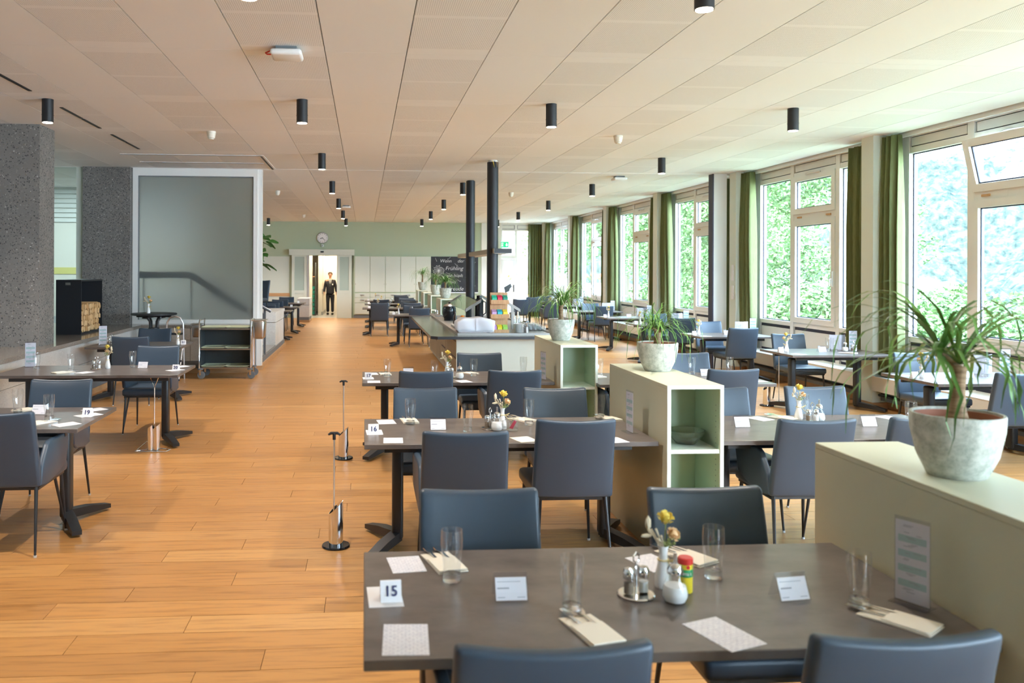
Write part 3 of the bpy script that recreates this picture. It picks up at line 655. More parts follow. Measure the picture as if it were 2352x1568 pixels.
CH = [ # x, top-of-back y, facing, armchair, label
 (.435,1.86,N_,1,'leather armchair on the near side of the table in the foreground, left'),
 (1.275,1.86,N_,0,'leather chair on the near side of the table in the foreground, right by the shelf'),
 (.44,3.19,F_,0,'leather chair on the far side of the table in the foreground, left'),
 (1.335,3.17,F_,0,'very dark leather chair on the far side of the table in the foreground, right'),
 (.54,4.34,N_,1,'armchair on the near side of the table beside the middle shelf, left'),
 (1.215,4.66,N_,0,'chair on the near side of the table beside the middle shelf, right'),
 (.435,5.96,F_,0,'chair on the far side of the table beside the middle shelf, left'),
 (1.37,5.92,F_,0,'brownish dark chair on the far side of the table beside the middle shelf, right'),
 (.52,6.95,N_,0,'chair on the near side of the table before the buffet, left'),
 (1.285,6.98,N_,1,'armchair on the near side of the table before the buffet, right'),
 (1.17,8.45,F_,0,'chair on the far side of the table before the buffet, before the buffet'),
 (2.61,4.60,N_,1,'armchair facing the table right of the middle shelf, left arm showing'),
 (3.30,4.62,N_,0,'chair half hidden by the nearest shelf, right of the armchair'),
 (3.32,5.91,F_,0,'pale lit chair on the far side of the table right of the middle shelf'),
 (2.56,5.88,F_,0,'chair behind the middle shelf, its side just showing'),
 (3.20,6.99,N_,0,'chair on the near side of the second table right of the shelves'),
 (2.36,6.98,N_,1,'chair peeking out behind the middle shelf, left side'),
 (3.35,8.42,F_,0,'chair behind the middle potted palm, far side of its table'),
 (5.74,10.89,F_,0,'chair alone at the window table before the second window'),
 (5.80,13.66,F_,0,'far-side chair of the window table at the third column'),
 (5.66,12.02,N_,0,'near-side chair of the window table at the third column'),
 (5.757,14.63,N_,0,'near-side chair of the third window table, seen from behind'),
 (5.77,16.1,F_,0,'far-side chair of the third window table beside the palm leaves'),
 (5.757,19.6,N_,0,'near-side chair of the fifth window table with thin legs'),
 (5.85,21.2,F_,1,'armchair on the far side of the fifth window table'),
 (5.78,8.36,F_,0,'window-side chair behind the nearest palm leaves, far side of its table'),
 (5.55,6.62,N_,0,'chair at the right edge behind the nearest palm'),
 (5.2,22.6,N_,1,'armchair far off behind the leaves of the far palm'),
 (5.35,26.0,N_,0,'chair far back at the garden door window'),
 (5.9,26.9,F_,0,'farthest chair near the wide curtain'),
 (4.6,24.2,N_,0,'far chair right of the buffet, partly behind the screen glass'),
 (1.225,18.45,N_,0,'chair just beyond the buffet counter, back to camera'),
 (1.15,19.82,F_,0,'chair facing us just behind the one beyond the buffet'),
 (.38,21.38,N_,0,'aisle chair beyond the buffet, leftmost, back to camera'),
 (.47,23.75,N_,0,'aisle chair one row behind the leftmost one'),
 (1.226,21.4,N_,0,'back-to-camera chair in the second row beyond the buffet'),
 (1.205,22.92,F_,0,'camera-facing chair in the second row beyond the buffet'),
 (1.246,23.94,N_,0,'back-to-camera chair in the third row beyond the buffet'),
 (1.27,25.26,F_,0,'camera-facing chair in the third row beyond the buffet'),
 (1.18,26.7,N_,0,'back-to-camera chair in the fourth row beyond the buffet'),
 (1.22,28.1,F_,0,'camera-facing chair in the last row before the cupboards'),
 (-2.19,5.06,N_,1,'armchair cut by the left picture edge'),
 (-3.05,6.54,F_,0,'chair on the far side of the table at the left edge, farther left'),
 (-2.32,6.54,F_,1,'chair on the far side of the table at the left edge, nearer the aisle'),
 (-2.29,9.40,F_,1,'armchair facing us on the far side of the table by the stone ledge'),
 (-2.95,10.66,N_,0,'chair on the near side of the table near the trolley, back to camera'),
 (-3.0,12.13,F_,0,'chair on the far side of the table near the trolley under the bar table'),
 (-2.37,20.1,N_,0,'nearest chair in the left bay beyond the low wall'),
 (-2.40,21.3,F_,0,'second chair in the left bay beyond the low wall'),
 (-2.42,22.5,N_,0,'third chair in the left bay beyond the low wall'),
 (-2.40,23.8,F_,0,'fourth chair in the left bay beyond the low wall'),
 (-2.41,25.9,F_,0,'last chair in the left bay, before the far low wall'),
 (-3.1,24.9,N_,0,'chair deeper left in the far bay by the wooden rail'),
]
for x, yt, rz, a, lb in CH:
    off = .31                                  # the top of the back stands .31 behind the seat centre
    chair(x, yt + (off if rz == 0 else -off), rz + random.uniform(-.02,.02), lb, bool(a))
c = chair(-2.52, 19.15, 2.7, 'tall chair on the stair landing beside the white post', False, z=.60)

# ---------------------------------------------------------------- dining tables
def tabletop(L, W=.83): return rbox('tabletop', M_table, L,W,.028,.0025,1,off=(0,0,.692))
def foot_mesh(dx):
    m = MB()
    for sy in (-1,1):
        P = [(0,0,.065),(dx*.45,sy*.17,.052),(dx*.85,sy*.32,.03)]; W = [.034,.034,.030]; T = [.03,.026,.014]
        v = []
        for (x,y,z), ww, tt in zip(P, W, T):
            d = Vector((dx*.85, sy*.32, 0)).normalized(); nrm = Vector((-d.y,d.x,0))
            for a, b in ((-1,-1),(1,-1),(1,1),(-1,1)): v.append((x+nrm.x*ww*a, y+nrm.y*ww*a, z+tt*b if b > 0 else max(0,z-tt) if tt < .02 else z-tt))
        f = [(0,1,2,3),(11,10,9,8)] + [(i*4+k, i*4+(k+1)%4, (i+1)*4+(k+1)%4, (i+1)*4+k) for i in range(2) for k in range(4)]
        m.add(v, f)
    return m.mesh('foot', M_steelb, 30)
feet = {s: foot_mesh(s*.21) for s in (-1,1)}
tcol = rbox('pedestal', M_steelb, .07,.095,.60,.02,3,off=(0,0,.045))
tops = {}
def table(x0, y0, L, label, group='dark laminate pedestal tables', W=.83, z=0):
    if (L,W) not in tops:
        tops[(L,W)] = (tabletop(L,W), MB().box(-L/2+.12,-W/2+.13,.645,L/2-.12,-W/2+.16,.692).box(-L/2+.12,W/2-.16,.645,L/2-.12,W/2-.13,.692).box(-L/2+.16,-W/2+.16,.66,-L/2+.26,W/2-.16,.692).box(L/2-.26,-W/2+.16,.66,L/2-.16,W/2-.16,.692).mesh('apron_frame', M_steelb, 0))
    tp, ap = tops[(L,W)]
    t = thing('dining_table', label, 'table', (x0+L/2, y0+W/2, z), 0, group)
    O('tabletop', tp, t); O('apron_frame', ap, t)
    for s in (-1,1):
        p = O('pedestal', tcol, t, (s*(L/2-.21),0,0)); O('foot', feet[s], p)
    return t
TB = [(0.0,2.14,1.74,'dark laminate table in the foreground with its number card'),
 (0.0,4.785,1.74,'dark laminate table, middle one beside the shelf'),
 (-.02,7.39,1.74,'dark laminate table in front of the buffet counter'),
 (2.10,4.785,1.70,'table right of the middle shelf, lit by the windows'),
 (2.08,7.20,1.62,'second table right of the shelves, mostly behind the middle one'),
 (5.13,9.60,1.27,'narrow window table before the second window'),
 (5.13,12.34,1.20,'window table at the third column with a pair of chairs'),
 (5.06,14.95,1.20,'third window table behind the middle palm'),
 (5.14,17.25,1.20,'fourth window table with no chair in front'),
 (5.14,19.95,1.20,'fifth window table farther back with an armchair'),
 (5.14,22.95,1.20,'sixth window table behind the far palm'),
 (5.14,26.2,1.20,'last window table near the garden door'),
 (5.15,7.10,1.25,'window table at right behind the nearest palm'),
 (.555,18.45,1.18,'short table just beyond the buffet counter'),
 (-.06,21.65,1.80,'aisle table, second row beyond the buffet'),
 (.0,24.35,1.74,'aisle table, third row beyond the buffet'),
 (.0,26.9,1.74,'aisle table, last row before the cupboards'),
 (-3.55,5.37,1.74,'dark laminate table at the left edge'),
 (-3.52,8.05,1.74,'dark laminate table by the stone ledge'),
 (-3.60,10.93,1.22,'dark laminate table near the tray trolley'),
 (-3.5,20.2,1.70,'first table in the left bay beyond the low wall'),
 (-3.46,22.25,1.70,'second table in the left bay'),
 (-3.5,24.85,1.70,'last table in the left bay')]
for a in TB: table(*a)

# ---------------------------------------------------------------- shelf dividers
def shelf(x, y0, label, L=1.14, W=.34, Hh=1.06):
    t = thing('shelf_divider', label, 'shelf', (x, y0, 0), 0, 'sage green shelf dividers')
    T = .022
    O('top_panel', rbox('top_panel', M_shelf, W,L,T,.002,1,off=(W/2,L/2,Hh-T)), t)
    O('side_panel', MB().box(0,0,0,T,L,Hh-T).mesh('side_panel', M_shelf, 0), t)
    O('side_panel', MB().box(W-T,0,0,W,L,Hh-T).mesh('side_panel', M_shelf, 0), t)
    O('back_panel', MB().box(T,.36,0,W-T,.38,Hh-T).mesh('back_panel', M_shelfin, 0), t)
    O('lining', MB().box(T,.004,.02,T+.003,.36,Hh-T).box(W-T-.003,.004,.02,W-T,.36,Hh-T).mesh('lining', M_shelfin, 0), t)
    for z in (.66,.30,.06): O('shelf_board', MB().box(T+.003,.003,z,W-T-.003,.36,z+T).mesh('shelf_board', M_shelfe if z > .5 else M_shelfin, 0), t)
    O('edge_band', MB().box(0,-.002,0,T,0,Hh).box(W-T,-.002,0,W,0,Hh).box(T,-.002,Hh-T,W-T,0,Hh).mesh('edge_band', M_shelfe, 0), t)
    pins = MB()
    for z in [.10+.032*i for i in range(27)]:
        pins.box(W-T-.004,.05,z,W-T-.003,.056,z+.006)
    O('pin_holes', pins.mesh('pin_holes', M_kick, 0), t, kind='stuff')
SH = [(1.765,1.99,'nearest sage shelf divider, cut by the right edge'),(1.765,4.72,'middle sage shelf divider with a glass dish inside'),(1.755,7.32,'third sage shelf divider against the buffet counter'),
 (1.74,18.95,'first sage shelf divider beyond the buffet'),(1.74,21.75,'second sage shelf divider beyond the buffet'),(1.74,24.4,'third sage shelf divider beyond the buffet'),(1.74,26.95,'last sage shelf divider before the chalkboard')]
for x, y, l in SH: shelf(x, y, l)
db = thing('glass_dish', 'clear glass dish in the middle shelf compartment', 'dish', (1.945, 4.90, .682))
O('dish_bowl', MB().lathe([(.03,0),(.06,.006),(.105,.06),(.118,.085),(.110,.085),(.098,.058),(.055,.012),(.001,.010)], 28).mesh('dish_bowl', M_glass), db)

# ---------------------------------------------------------------- potted palms
def pot_mesh(R, Hh):
    return MB().lathe([(R*.60,0),(R*.64,Hh*.02),(R*.86,Hh*.35),(R*.985,Hh*.75),(R,Hh*.97),(R*.985,Hh),(R*.93,Hh),(R*.91,Hh*.85),(.001,Hh*.82)], 36).mesh('pot', M_pot)
def leaf_strip(pts, w, fold=.25):
    m = MB(); v = []; n = len(pts)
    for i, p in enumerate(pts):
        p = Vector(p); d = (Vector(pts[min(i+1,n-1)])-Vector(pts[max(i-1,0)])).normalized()
        s_ = d.cross(Vector((0,0,1)))
        if s_.length < .1: s_ = d.cross(Vector((1,0,0)))
        s_.normalize(); q = i/(n-1); ww = w*(.5+.5*min(1,q*5))*(1-q**3*.92); u = s_.cross(d)
        v += [p - s_*ww + u*ww*fold, p, p + s_*ww + u*ww*fold]
    f = []
    for i in range(n-1):
        a = i*3; f += [(a,a+1,a+4,a+3),(a+1,a+2,a+5,a+4)]
    m.add(v, f); return m
def palm(x, y, z, R, Hp, trunkh, nl, ll, lw, label, seed, asparts=True, bend=(0,0), curl=1.0):
    rnd = random.Random(seed)
    t = thing('potted_palm', label, 'plant', (x,y,z), rnd.uniform(0,6), 'potted ponytail palms on the shelf dividers')
    O('pot', pot_mesh(R,Hp), t); O('pot_base', MB().lathe([(R*.605,0),(R*.70,Hp*.14),(R*.702,Hp*.145),(R*.6,Hp*.14)], 36).mesh('pot_base', M_potb), t)
    O('pot_liner', MB().lathe([(R*.93,Hp*.96),(R*.88,Hp*.96),(R*.86,Hp*.84),(R*.92,Hp*.84)], 30, caps=False).mesh('pot_liner', M_terra), t)
    O('soil', MB().lathe([(R*.88,Hp*.82),(R*.5,Hp*.86),(.001,Hp*.86)], 24, caps=False).mesh('soil', M_soil), t)
    tr = MB(); b = Hp*.82; h = trunkh
    tx, ty = bend
    tr.tube([(0,0,b),(tx*.2,ty*.2,b+h*.25),(tx*.6,ty*.6,b+h*.6),(tx,ty,b+h)], [R*.30,R*.19,R*.15,R*.17], 12)
    heads = [(tx,ty,b+h*1.02)]
    for k in range(2):
        a = rnd.uniform(0,6.28); e = (tx+.05*math.cos(a)*R/.13, ty+.05*math.sin(a)*R/.13, b+h*(1.12+.1*k))
        tr.tube([(tx,ty,b+h*.95),e], [R*.1,R*.08], 8); heads.append(e)
    O('trunk', tr.mesh('trunk', M_trunk), t)
    allm = MB()
    for i in range(nl):
        hx, hy, hz = heads[i % 3]; a = rnd.uniform(0, 2*PI); L = ll*rnd.uniform(.55,1.1); up = rnd.uniform(.15,1.25)
        pts = []; px, pz, ang = 0, 0, up; seg = 9
        droop = rnd.uniform(.16,.40)*curl
        for s_ in range(seg+1):
            pts.append((hx+math.cos(a)*px, hy+math.sin(a)*px, hz+pz))
            px += math.cos(ang)*L/seg; pz += math.sin(ang)*L/seg
            ang -= droop*(.5+s_*.16); a += rnd.uniform(-.07,.07); ang = max(ang,-1.5)
        m = leaf_strip(pts, lw*rnd.uniform(.7,1.1))
        if asparts: O('leaf', m.mesh('leaf', M_leaf, 60), t)
        else: allm.add(m.v, m.f)
    if not asparts: O('foliage', allm.mesh('foliage', M_leaf, 60), t)
palm(1.95,2.60,1.06,.138,.205,.19,78,.52,.0088,'nearest potted palm in a speckled grey pot on the nearest shelf',5,bend=(-.02,.0),curl=.9)
palm(1.965,5.44,1.06,.135,.19,.11,120,.40,.0036,'bushy fine-leaved potted palm on the middle shelf',9,curl=1.15)
palm(1.885,7.85,1.06,.13,.205,.16,130,.56,.0052,'tall potted palm on the third shelf before the buffet',12,curl=1.0)
palm(1.93,19.75,1.06,.145,.24,.16,120,.55,.006,'potted palm on the first shelf beyond the buffet',15,False)
palm(1.93,22.5,1.06,.145,.27,.18,110,.50,.006,'potted palm on the second shelf beyond the buffet',17,False)
palm(1.93,27.7,1.06,.15,.27,.28,100,.62,.006,'slim potted palm on the last shelf before the cupboards',19,False)
# fig tree on the stair landing
fg = thing('fig_tree', 'large leaved fig plant reaching out beside the white post', 'plant', (-2.75, 17.5, .78))
O('pot', pot_mesh(.2,.36), fg)
O('trunk', MB().tube([(0,0,.3),(.05,0,.9),(.15,0,1.35),(.25,0,1.55)], [.03,.025,.02,.012], 8).tube([(.05,0,.9),(.35,.1,1.2),(.6,.05,1.15)],[.02,.015,.01],8).mesh('trunk', M_trunk), fg)
rnd = random.Random(4)
for i in range(46):
    a = rnd.uniform(0,6.28); r_ = rnd.uniform(.05,.42); cx_, cy_, cz_ = .38+r_*math.cos(a), r_*math.sin(a)*.7, rnd.uniform(1.0,1.75)-.2*(r_>.3)
    d = Vector((math.cos(a),math.sin(a),rnd.uniform(-.5,.5))).normalized()*rnd.uniform(.20,.30)
    m = MB(); n = 6; s_ = (d.cross(Vector((0,0,1))).normalized()+Vector((rnd.uniform(-.3,.3),0,rnd.uniform(-.9,.9)))).normalized(); u = s_.cross(d).normalized()
    vv = []
    for k in range(n+1):
        q = k/n; ww = .10*math.sin(PI*min(.97,.08+q*.92))**.8*(.7+.5*q); p = Vector((cx_,cy_,cz_))+d*q - Vector((0,0,.05*q*q))
        vv += [p-s_*ww+u*.02, p, p+s_*ww+u*.02]
    ff = []
    for k in range(n): ff += [(k*3,k*3+1,k*3+4,k*3+3),(k*3+1,k*3+2,k*3+5,k*3+4)]
    m.add(vv, ff); O('leaf', m.mesh('leaf', M_leaf2, 60), fg)
# ---------------------------------------------------------------- table things
T = .72
def text_mesh(s, size, m, extr=.0004, shear=0, bold=0):
    cu = bpy.data.curves.new('t', 'FONT'); cu.body = s; cu.size = size; cu.align_x = 'CENTER'; cu.align_y = 'CENTER'; cu.extrude = extr; cu.shear = shear; cu.offset = bold; cu.resolution_u = 3
    o = bpy.data.objects.new('t', cu); C.objects.link(o); dg = bpy.context.evaluated_depsgraph_get()
    me = bpy.data.meshes.new_from_object(o.evaluated_get(dg)); bpy.data.objects.remove(o); bpy.data.curves.remove(cu)
    me.materials.clear(); me.materials.append(m); return me
tum_w = MB().lathe([(.0295,.006),(.0285,.03),(.029,.055),(.033,.085),(.0362,.115),(.036,.14),(.0345,.166),(.0335,.166),(.0348,.14),(.035,.115),(.0318,.085),(.0278,.055),(.0272,.026)], 28, caps=False).mesh('glass_wall', M_tumb, 60)
tum_b = MB().lathe([(.001,.0),(.028,0),(.0293,.006),(.0284,.024),(.022,.022),(.001,.019)], 28, caps=False).mesh('glass_base', M_glass, 60)
def tumbler(x, y, where, z=T, rz=0):
    t = thing('drinking_glass', 'empty glass ' + where, 'glass', (x,y,z), rz, 'drinking glasses on the tables')
    O('glass_wall', tum_w, t); O('glass_base', tum_b, t)
nap_me = rbox('napkin', M_cream, .105,.20,.004,.0015,2,(3,5,0), lambda x,y,z: (x, y, z+ (.004*math.cos(y*18)*math.cos(x*14) if z > .002 else 0)))
fold_me = rbox('napkin_pocket', M_cream, .101,.13,.004,.0015,1,(3,3,0), lambda x,y,z: (x, y-.034, z+.006+.003*math.cos(x*24)*math.cos(y*12)))
fork_me = MB().prism([(-.006,-.09),(.006,-.09),(.004,.03),(.011,.05),(.011,.09),(-.011,.09),(-.011,.05),(-.004,.03)], .0, .003).mesh('fork', M_chrome)
spoon_me = MB().prism([(-.006,-.09),(.006,-.09),(.004,.03),(.013,.05),(.016,.07),(.012,.09),(0,.096),(-.012,.09),(-.016,.07),(-.013,.05),(-.004,.03)], .0, .0035).mesh('spoon', M_chrome)
def napkin(x, y, where, rz=0, cut=True):
    t = thing('napkin', 'cream napkin pocket ' + where, 'napkin', (x,y,T), rz, 'cream napkins with cutlery')
    O('napkin_sheet', nap_me, t); O('napkin_pocket', fold_me, t)
    if cut:
        for dx, me, n in ((-.018,fork_me,'fork'),(.022,spoon_me,'spoon')):
            p = Matrix.Rotation(rz,3,'Z') @ Vector((dx,.05,0))
            thing(n, '%s in napkin %s' % (n, where), 'cutlery', (x+p.x,y+p.y,T+.0085), rz, 'cutlery in the napkin pockets', me)
form_me = {}
def form(x, y, where, rz=0, w=.115, h=.15, k='form', mm=None):
    key = (w,h,k)
    if key not in form_me: form_me[key] = MB().box(-w/2,-h/2,0,w/2,h/2,.0012).mesh('order_form', mm or M_form)
    return thing('order_form', 'white printed %s ' % k + where if k != 'booklet' else 'folded white booklet ' + where, 'paper', (x,y,T), rz, 'paper order forms on the tables', form_me[key])
sign_me = MB().prism([(-.026,0),(.026,0),(.024,.003),(.004,.058),(-.004,.058),(-.024,.003)], -.032, .032, 'x').mesh('tent_card', M_paper)
def sign(x, y, num, where, rz=0, z=T):
    t = thing('table_number', ('white tent card with number %s ' % num if num else 'small white tent card ') + where, 'sign', (x,y,z), rz)
    c_ = O('tent_card', sign_me, t)
    if num: O('number', text_mesh(num, .042, M_ink, bold=.0008), c_, (0,-.0165,.03), (math.radians(69),0,0))
holder_me = MB().box(-.052,-.022,0,.052,-.020,.002).prism([(-.034,0),(-.031,0),(.003,.078),(.0,.078)], -.052, .052, 'x').prism([(.031,0),(.034,0),(.003,.078),(.0,.078)], -.052, .052, 'x').mesh('card_holder', M_acryl)
insert_me = MB().prism([(-.031,.003),(-.0295,.003),(-.003,.064),(-.0045,.064)], -.048, .048, 'x').mesh('insert', M_paper)
def namecard(x, y, where, rz=0):
    t = thing('name_card', 'name card in clear holder ' + where, 'card', (x,y,T), rz, 'name cards in clear holders')
    O('card_holder', holder_me, t); i = O('insert', insert_me, t)
    O('print', PRN, i)
PRN = MB()
for x0, x1, q0, q1 in ((-.043,.03,.80,.825),(-.043,-.006,.50,.56),(-.043,-.02,.12,.15),(.018,.042,.12,.15)):
    P = lambda x, q, o: (x, -.031+.0265*q-o, .003+.061*q+o*.43)
    PRN.add([P(x0,q0,.0004),P(x1,q0,.0004),P(x1,q1,.0004),P(x0,q1,.0004)], [(0,1,2,3)])
PRN = PRN.mesh('print', M_inkg, 0)
shk_g = MB().lathe([(.001,0),(.017,0),(.018,.004),(.0165,.05),(.0155,.052),(.001,.052)], 18).mesh('shaker_glass', M_jarg)
shk_l = MB().lathe([(.0175,.05),(.018,.052),(.018,.07),(.014,.080),(.005,.083),(.001,.083)], 18).mesh('shaker_lid', M_chrome)
fill = {k: MB().lathe([(.001,.004),(.0145,.004),(.0145,h),(.001,h)], 14).mesh('filling', m) for k, h, m in (('salt',.036,M_salt),('pepper',.04,M_pep),('picks',.068,M_dry))}
tray_me = MB().lathe([(.001,0),(.055,0),(.058,.006),(.055,.009),(.001,.006)], 28).mesh('cruet_tray', M_chrome)
hand_me = MB().tube([(0,0,.008),(0,0,.105)], .0035, 8).tube([(-.012,0,.11),(-.012,0,.125),(0,0,.135),(.012,0,.125),(.012,0,.11),(0,0,.103)], .0028, 6, closed=True).mesh('carry_handle', M_chrome)
def caddy(x, y, where, rz=0):
    t = thing('cruet_stand', 'chrome cruet stand ' + where, 'cruet', (x,y,T), rz, 'chrome cruet stands')
    O('cruet_tray', tray_me, t); O('carry_handle', hand_me, t)
    for k, dx, dy in (('pepper',-.026,.006),('salt',.024,-.008)):
        p = Matrix.Rotation(rz,3,'Z') @ Vector((dx,dy,0))
        s = thing(k+'_shaker', 'glass %s shaker in the cruet stand %s' % (k, where), 'shaker', (x+p.x,y+p.y,T+.008), 0, 'glass shakers')
        O('shaker_glass', shk_g, s); O('shaker_lid', shk_l, s); O('filling', fill[k], s)
sug_g = MB().lathe([(.001,0),(.030,0),(.038,.012),(.040,.03),(.034,.055),(.024,.075),(.022,.09),(.001,.09)], 24).mesh('jar', M_jarg)
sug_f = MB().lathe([(.001,.004),(.030,.005),(.0365,.018),(.037,.03),(.032,.052),(.001,.056)], 20).mesh('sugar', M_salt)
sug_l = MB().lathe([(.024,.088),(.0245,.1),(.018,.112),(.008,.116),(.0055,.118),(.0055,.148),(.004,.148),(.001,.120)], 18).mesh('pouring_lid', M_chrome)
def sugar(x, y, where):
    t = thing('sugar_dispenser', 'glass sugar dispenser ' + where, 'jar', (x,y,T), 0, 'sugar dispensers')
    O('jar', sug_g, t); O('sugar', sug_f, t); O('pouring_lid', sug_l, t)
vase_me = MB().lathe([(.001,0),(.024,0),(.027,.01),(.026,.035),(.018,.07),(.0125,.10),(.0135,.12),(.018,.133),(.0165,.133),(.012,.12),(.011,.10),(.001,.095)], 24).mesh('vase_body', M_porc)
bow_me = MB().tube([(.0165*math.cos(a),.0165*math.sin(a),.088) for a in [i*PI/6 for i in range(12)]], .003, 6, closed=True).tube([(.01,-.016,.088),(.035,-.03,.10),(.03,-.02,.088),(.012,-.016,.087)], .0025, 5).tube([(.01,-.016,.086),(.03,-.03,.06),(.05,-.032,.055)], .002, 5).mesh('straw_bow', M_ribbon)
def rose_mesh(r, m, seed):
    rnd = random.Random(seed); mb = MB().ico((0,0,0), r*.55, 1, (1,1,1.1))
    for ring, n, rr_, tilt in ((0,4,.55,.25),(1,5,.75,.5),(2,6,.95,.85)):
        for k in range(n):
            a = 2*PI*k/n + ring*.6 + rnd.uniform(-.15,.15); v = []
            for q in (0,.5,1):
                for s_ in (-1,0,1):
                    aa = a + s_*(.62-.12*ring)*(.6+.6*q*(1-.5*q)); rad = r*(.25 + (rr_-.25)*q**(.8)); z = r*(-.7+1.55*q - tilt*q*q*.9)
                    v.append((rad*math.cos(aa), rad*math.sin(aa), z - (.12*r*abs(s_) if q == 1 else 0)))
            mb.add(v, [(0,1,4,3),(1,2,5,4),(3,4,7,6),(4,5,8,7)])
    return mb.mesh('rose', m, 60)
roses = [rose_mesh(.030, M_yel, 1), rose_mesh(.026, M_peach, 2)]
dry_me = MB()
for i in range(7):
    rnd = random.Random(i); a = rnd.uniform(2.2,4.4); dry_me.tube([(0,0,.11),(.02*math.cos(a),.02*math.sin(a),.15),(.05*math.cos(a),.04*math.sin(a),.165+.01*i*.5)], [.001,.002,.004], 5)
dry_me.ico((-.05,.0,.205), .013, 1, (.8,.8,1.9)).ico((-.055,.0,.165), .010, 1, (2.0,.7,.7)).tube([(0,0,.11),(-.05,0,.19)],.0012,4)
dry_me = dry_me.mesh('dried_grass', M_dry)
spr_me = MB()
for i in range(14):
    rnd = random.Random(40+i); p = (rnd.uniform(.0,.045), rnd.uniform(-.02,.02), rnd.uniform(.135,.17)); spr_me.ico(p, .005, 1); spr_me.tube([(0,0,.11), p], .0009, 4)
spr_me = spr_me.mesh('green_sprig', M_stem)
stem_me = MB().tube([(0,0,.05),(.004,0,.13),(.008,.0,.20)], .0018, 5).tube([(0,0,.05),(.004,-.005,.12),(.018,-.012,.165)], .0018, 5).mesh('stem', M_stem)
def vase(x, y, where, rz=0, z=T, full=True, sc=1):
    t = thing('bud_vase', 'slim white bud vase ' + where, 'vase', (x,y,z), rz, 'white bud vases'); t.scale = (sc,)*3
    O('vase_body', vase_me, t)
    if full: O('straw_bow', bow_me, t)
    b = thing('dried_bouquet', 'dried yellow roses in the vase ' + where, 'flowers', (x,y,z), rz, 'dried rose bouquets'); b.scale = (sc,)*3
    O('stem', stem_me, b); O('rose', roses[0], b, (.008,0,.222), (.35,.1,0)); O('rose', roses[1], b, (.028,-.014,.172), (.7,.5,0)); O('dried_grass', dry_me, b)
    if full: O('green_sprig', spr_me, b)
men_h = MB().box(-.055,-.035,0,.055,.035,.003).box(-.0525,-.003,.003,.0525,-.001,.262).box(-.0525,.001,.003,.0525,.003,.262).mesh('acrylic_stand', M_acryl)
men_p = MB().box(-.050,-.0008,.006,.050,.0008,.25).mesh('menu_sheet', M_paper)
mp = MB()
for s_ in (-1,1):
    y0, y1 = sorted((s_*.0009, s_*.0011))
    for z in (.185,.140,.095,.05): mp.box(-.042,y0,z,.042,y1,z+.021)
men_bars = mp.mesh('print_bars', M_teal)
mp = MB(); rnd = random.Random(8)
for s_ in (-1,1):
    y0, y1 = sorted((s_*.00095, s_*.0012))
    for z in (.236,.232,.214,.210,.18,.176,.172,.134,.130,.09,.086,.044,.04,.034,.2,.196,.155,.151,.11,.106,.065,.061):
        c_ = rnd.uniform(-.02,.02); L = rnd.uniform(.012,.03); mp.box(c_-L/2,y0,z,c_+L/2,y1,z+.0018)
men_txt = mp.mesh('print_lines', M_inkg)
def menu(x, y, where, rz=0, sc=1):
    t = thing('menu_stand', 'acrylic menu stand ' + where, 'menu', (x,y,T), rz, 'acrylic menu stands'); t.scale = (sc,)*3
    O('acrylic_stand', men_h, t); s_ = O('menu_sheet', men_p, t); O('print_bars', men_bars, s_); O('print_lines', men_txt, s_)
def booklet(x, y, where, rz=0):
    t = thing('menu_booklet', 'open standing menu booklet ' + where, 'menu', (x,y,T), rz, 'standing menu booklets')
    O('cover', MB().box(0,-.001,0,.13,.001,.19).mesh('cover', M_form), t, (0,0,0), (0,0,.5)); O('cover', MB().box(-.13,-.001,0,0,.001,.19).mesh('cover', M_form), t, (0,0,0), (0,0,-.5))

E_ = 'on the table in the foreground'
for x, y, wq in ((.286,2.68,'at its far left place'),(.614,2.41,'in front of the left armchair'),(1.152,2.66,'at its far right place'),(1.492,2.40,'beside the menu stand')): tumbler(x, y, E_+' '+wq)
for x, y, rz, wq in ((.275,2.84,.25,'far left'),(.638,2.28,.25,'in front of the left armchair'),(1.135,2.85,.5,'far right'),(1.545,2.29,.62,'near right by the shelf')): napkin(x, y, E_+' '+wq, rz)
form(.145,2.835,E_+' far left corner',.12); form(.115,2.26,E_+' near left corner',-.05,.125,.19); form(1.0,2.24,E_+' near middle with a yellow mark',.35,.125,.19); form(.995,2.80,E_+' behind the flower vase',.35)
form(.065,2.56,'under the number card in the foreground',.05,.105,.16,'booklet',M_paper); sign(.082,2.535,'15','on the foreground table',.06); bpy.data.objects['table_number'].location.z = T+.0015
namecard(.451,2.53,E_+' left of the middle'); namecard(1.318,2.48,E_+' right, turned a little',.12)
caddy(.845,2.52,E_,.5); vase(.955,2.585,E_); sugar(.948,2.465,E_); menu(1.66,2.40,E_+' against the nearest shelf',math.radians(-62))
ar = thing('seasoning_shaker', 'yellow and green seasoning shaker with red lid in the foreground', 'shaker', (1.012,2.545,T))
O('canister', MB().lathe([(.001,0),(.021,0),(.022,.003),(.022,.093),(.001,.093)],24).mesh('canister', M_ylw), ar)
O('label_band', MB().lathe([(.0222,.05),(.0225,.051),(.0225,.073),(.0222,.074)],24,caps=False).mesh('label_band', M_green), ar)
O('red_lid', MB().lathe([(.0225,.089),(.0235,.09),(.0235,.106),(.021,.109),(.001,.109)],24).mesh('red_lid', M_red), ar)
for i, ch_ in enumerate('Aromat'):
    a = -PI/2 + (i-4.0)*.40
    O('letter', text_mesh(ch_, .016, M_paper), ar, (.0228*math.cos(a), .0228*math.sin(a), .062), (PI/2,0,a+PI/2))
O('red_dot', MB().lathe([(.001,0),(.006,0),(.006,.0006),(.001,.0006)],12).mesh('red_dot', M_red), ar, (.0,-.0222,.082), (PI/2,0,0))
E_ = 'on the table beside the middle shelf'
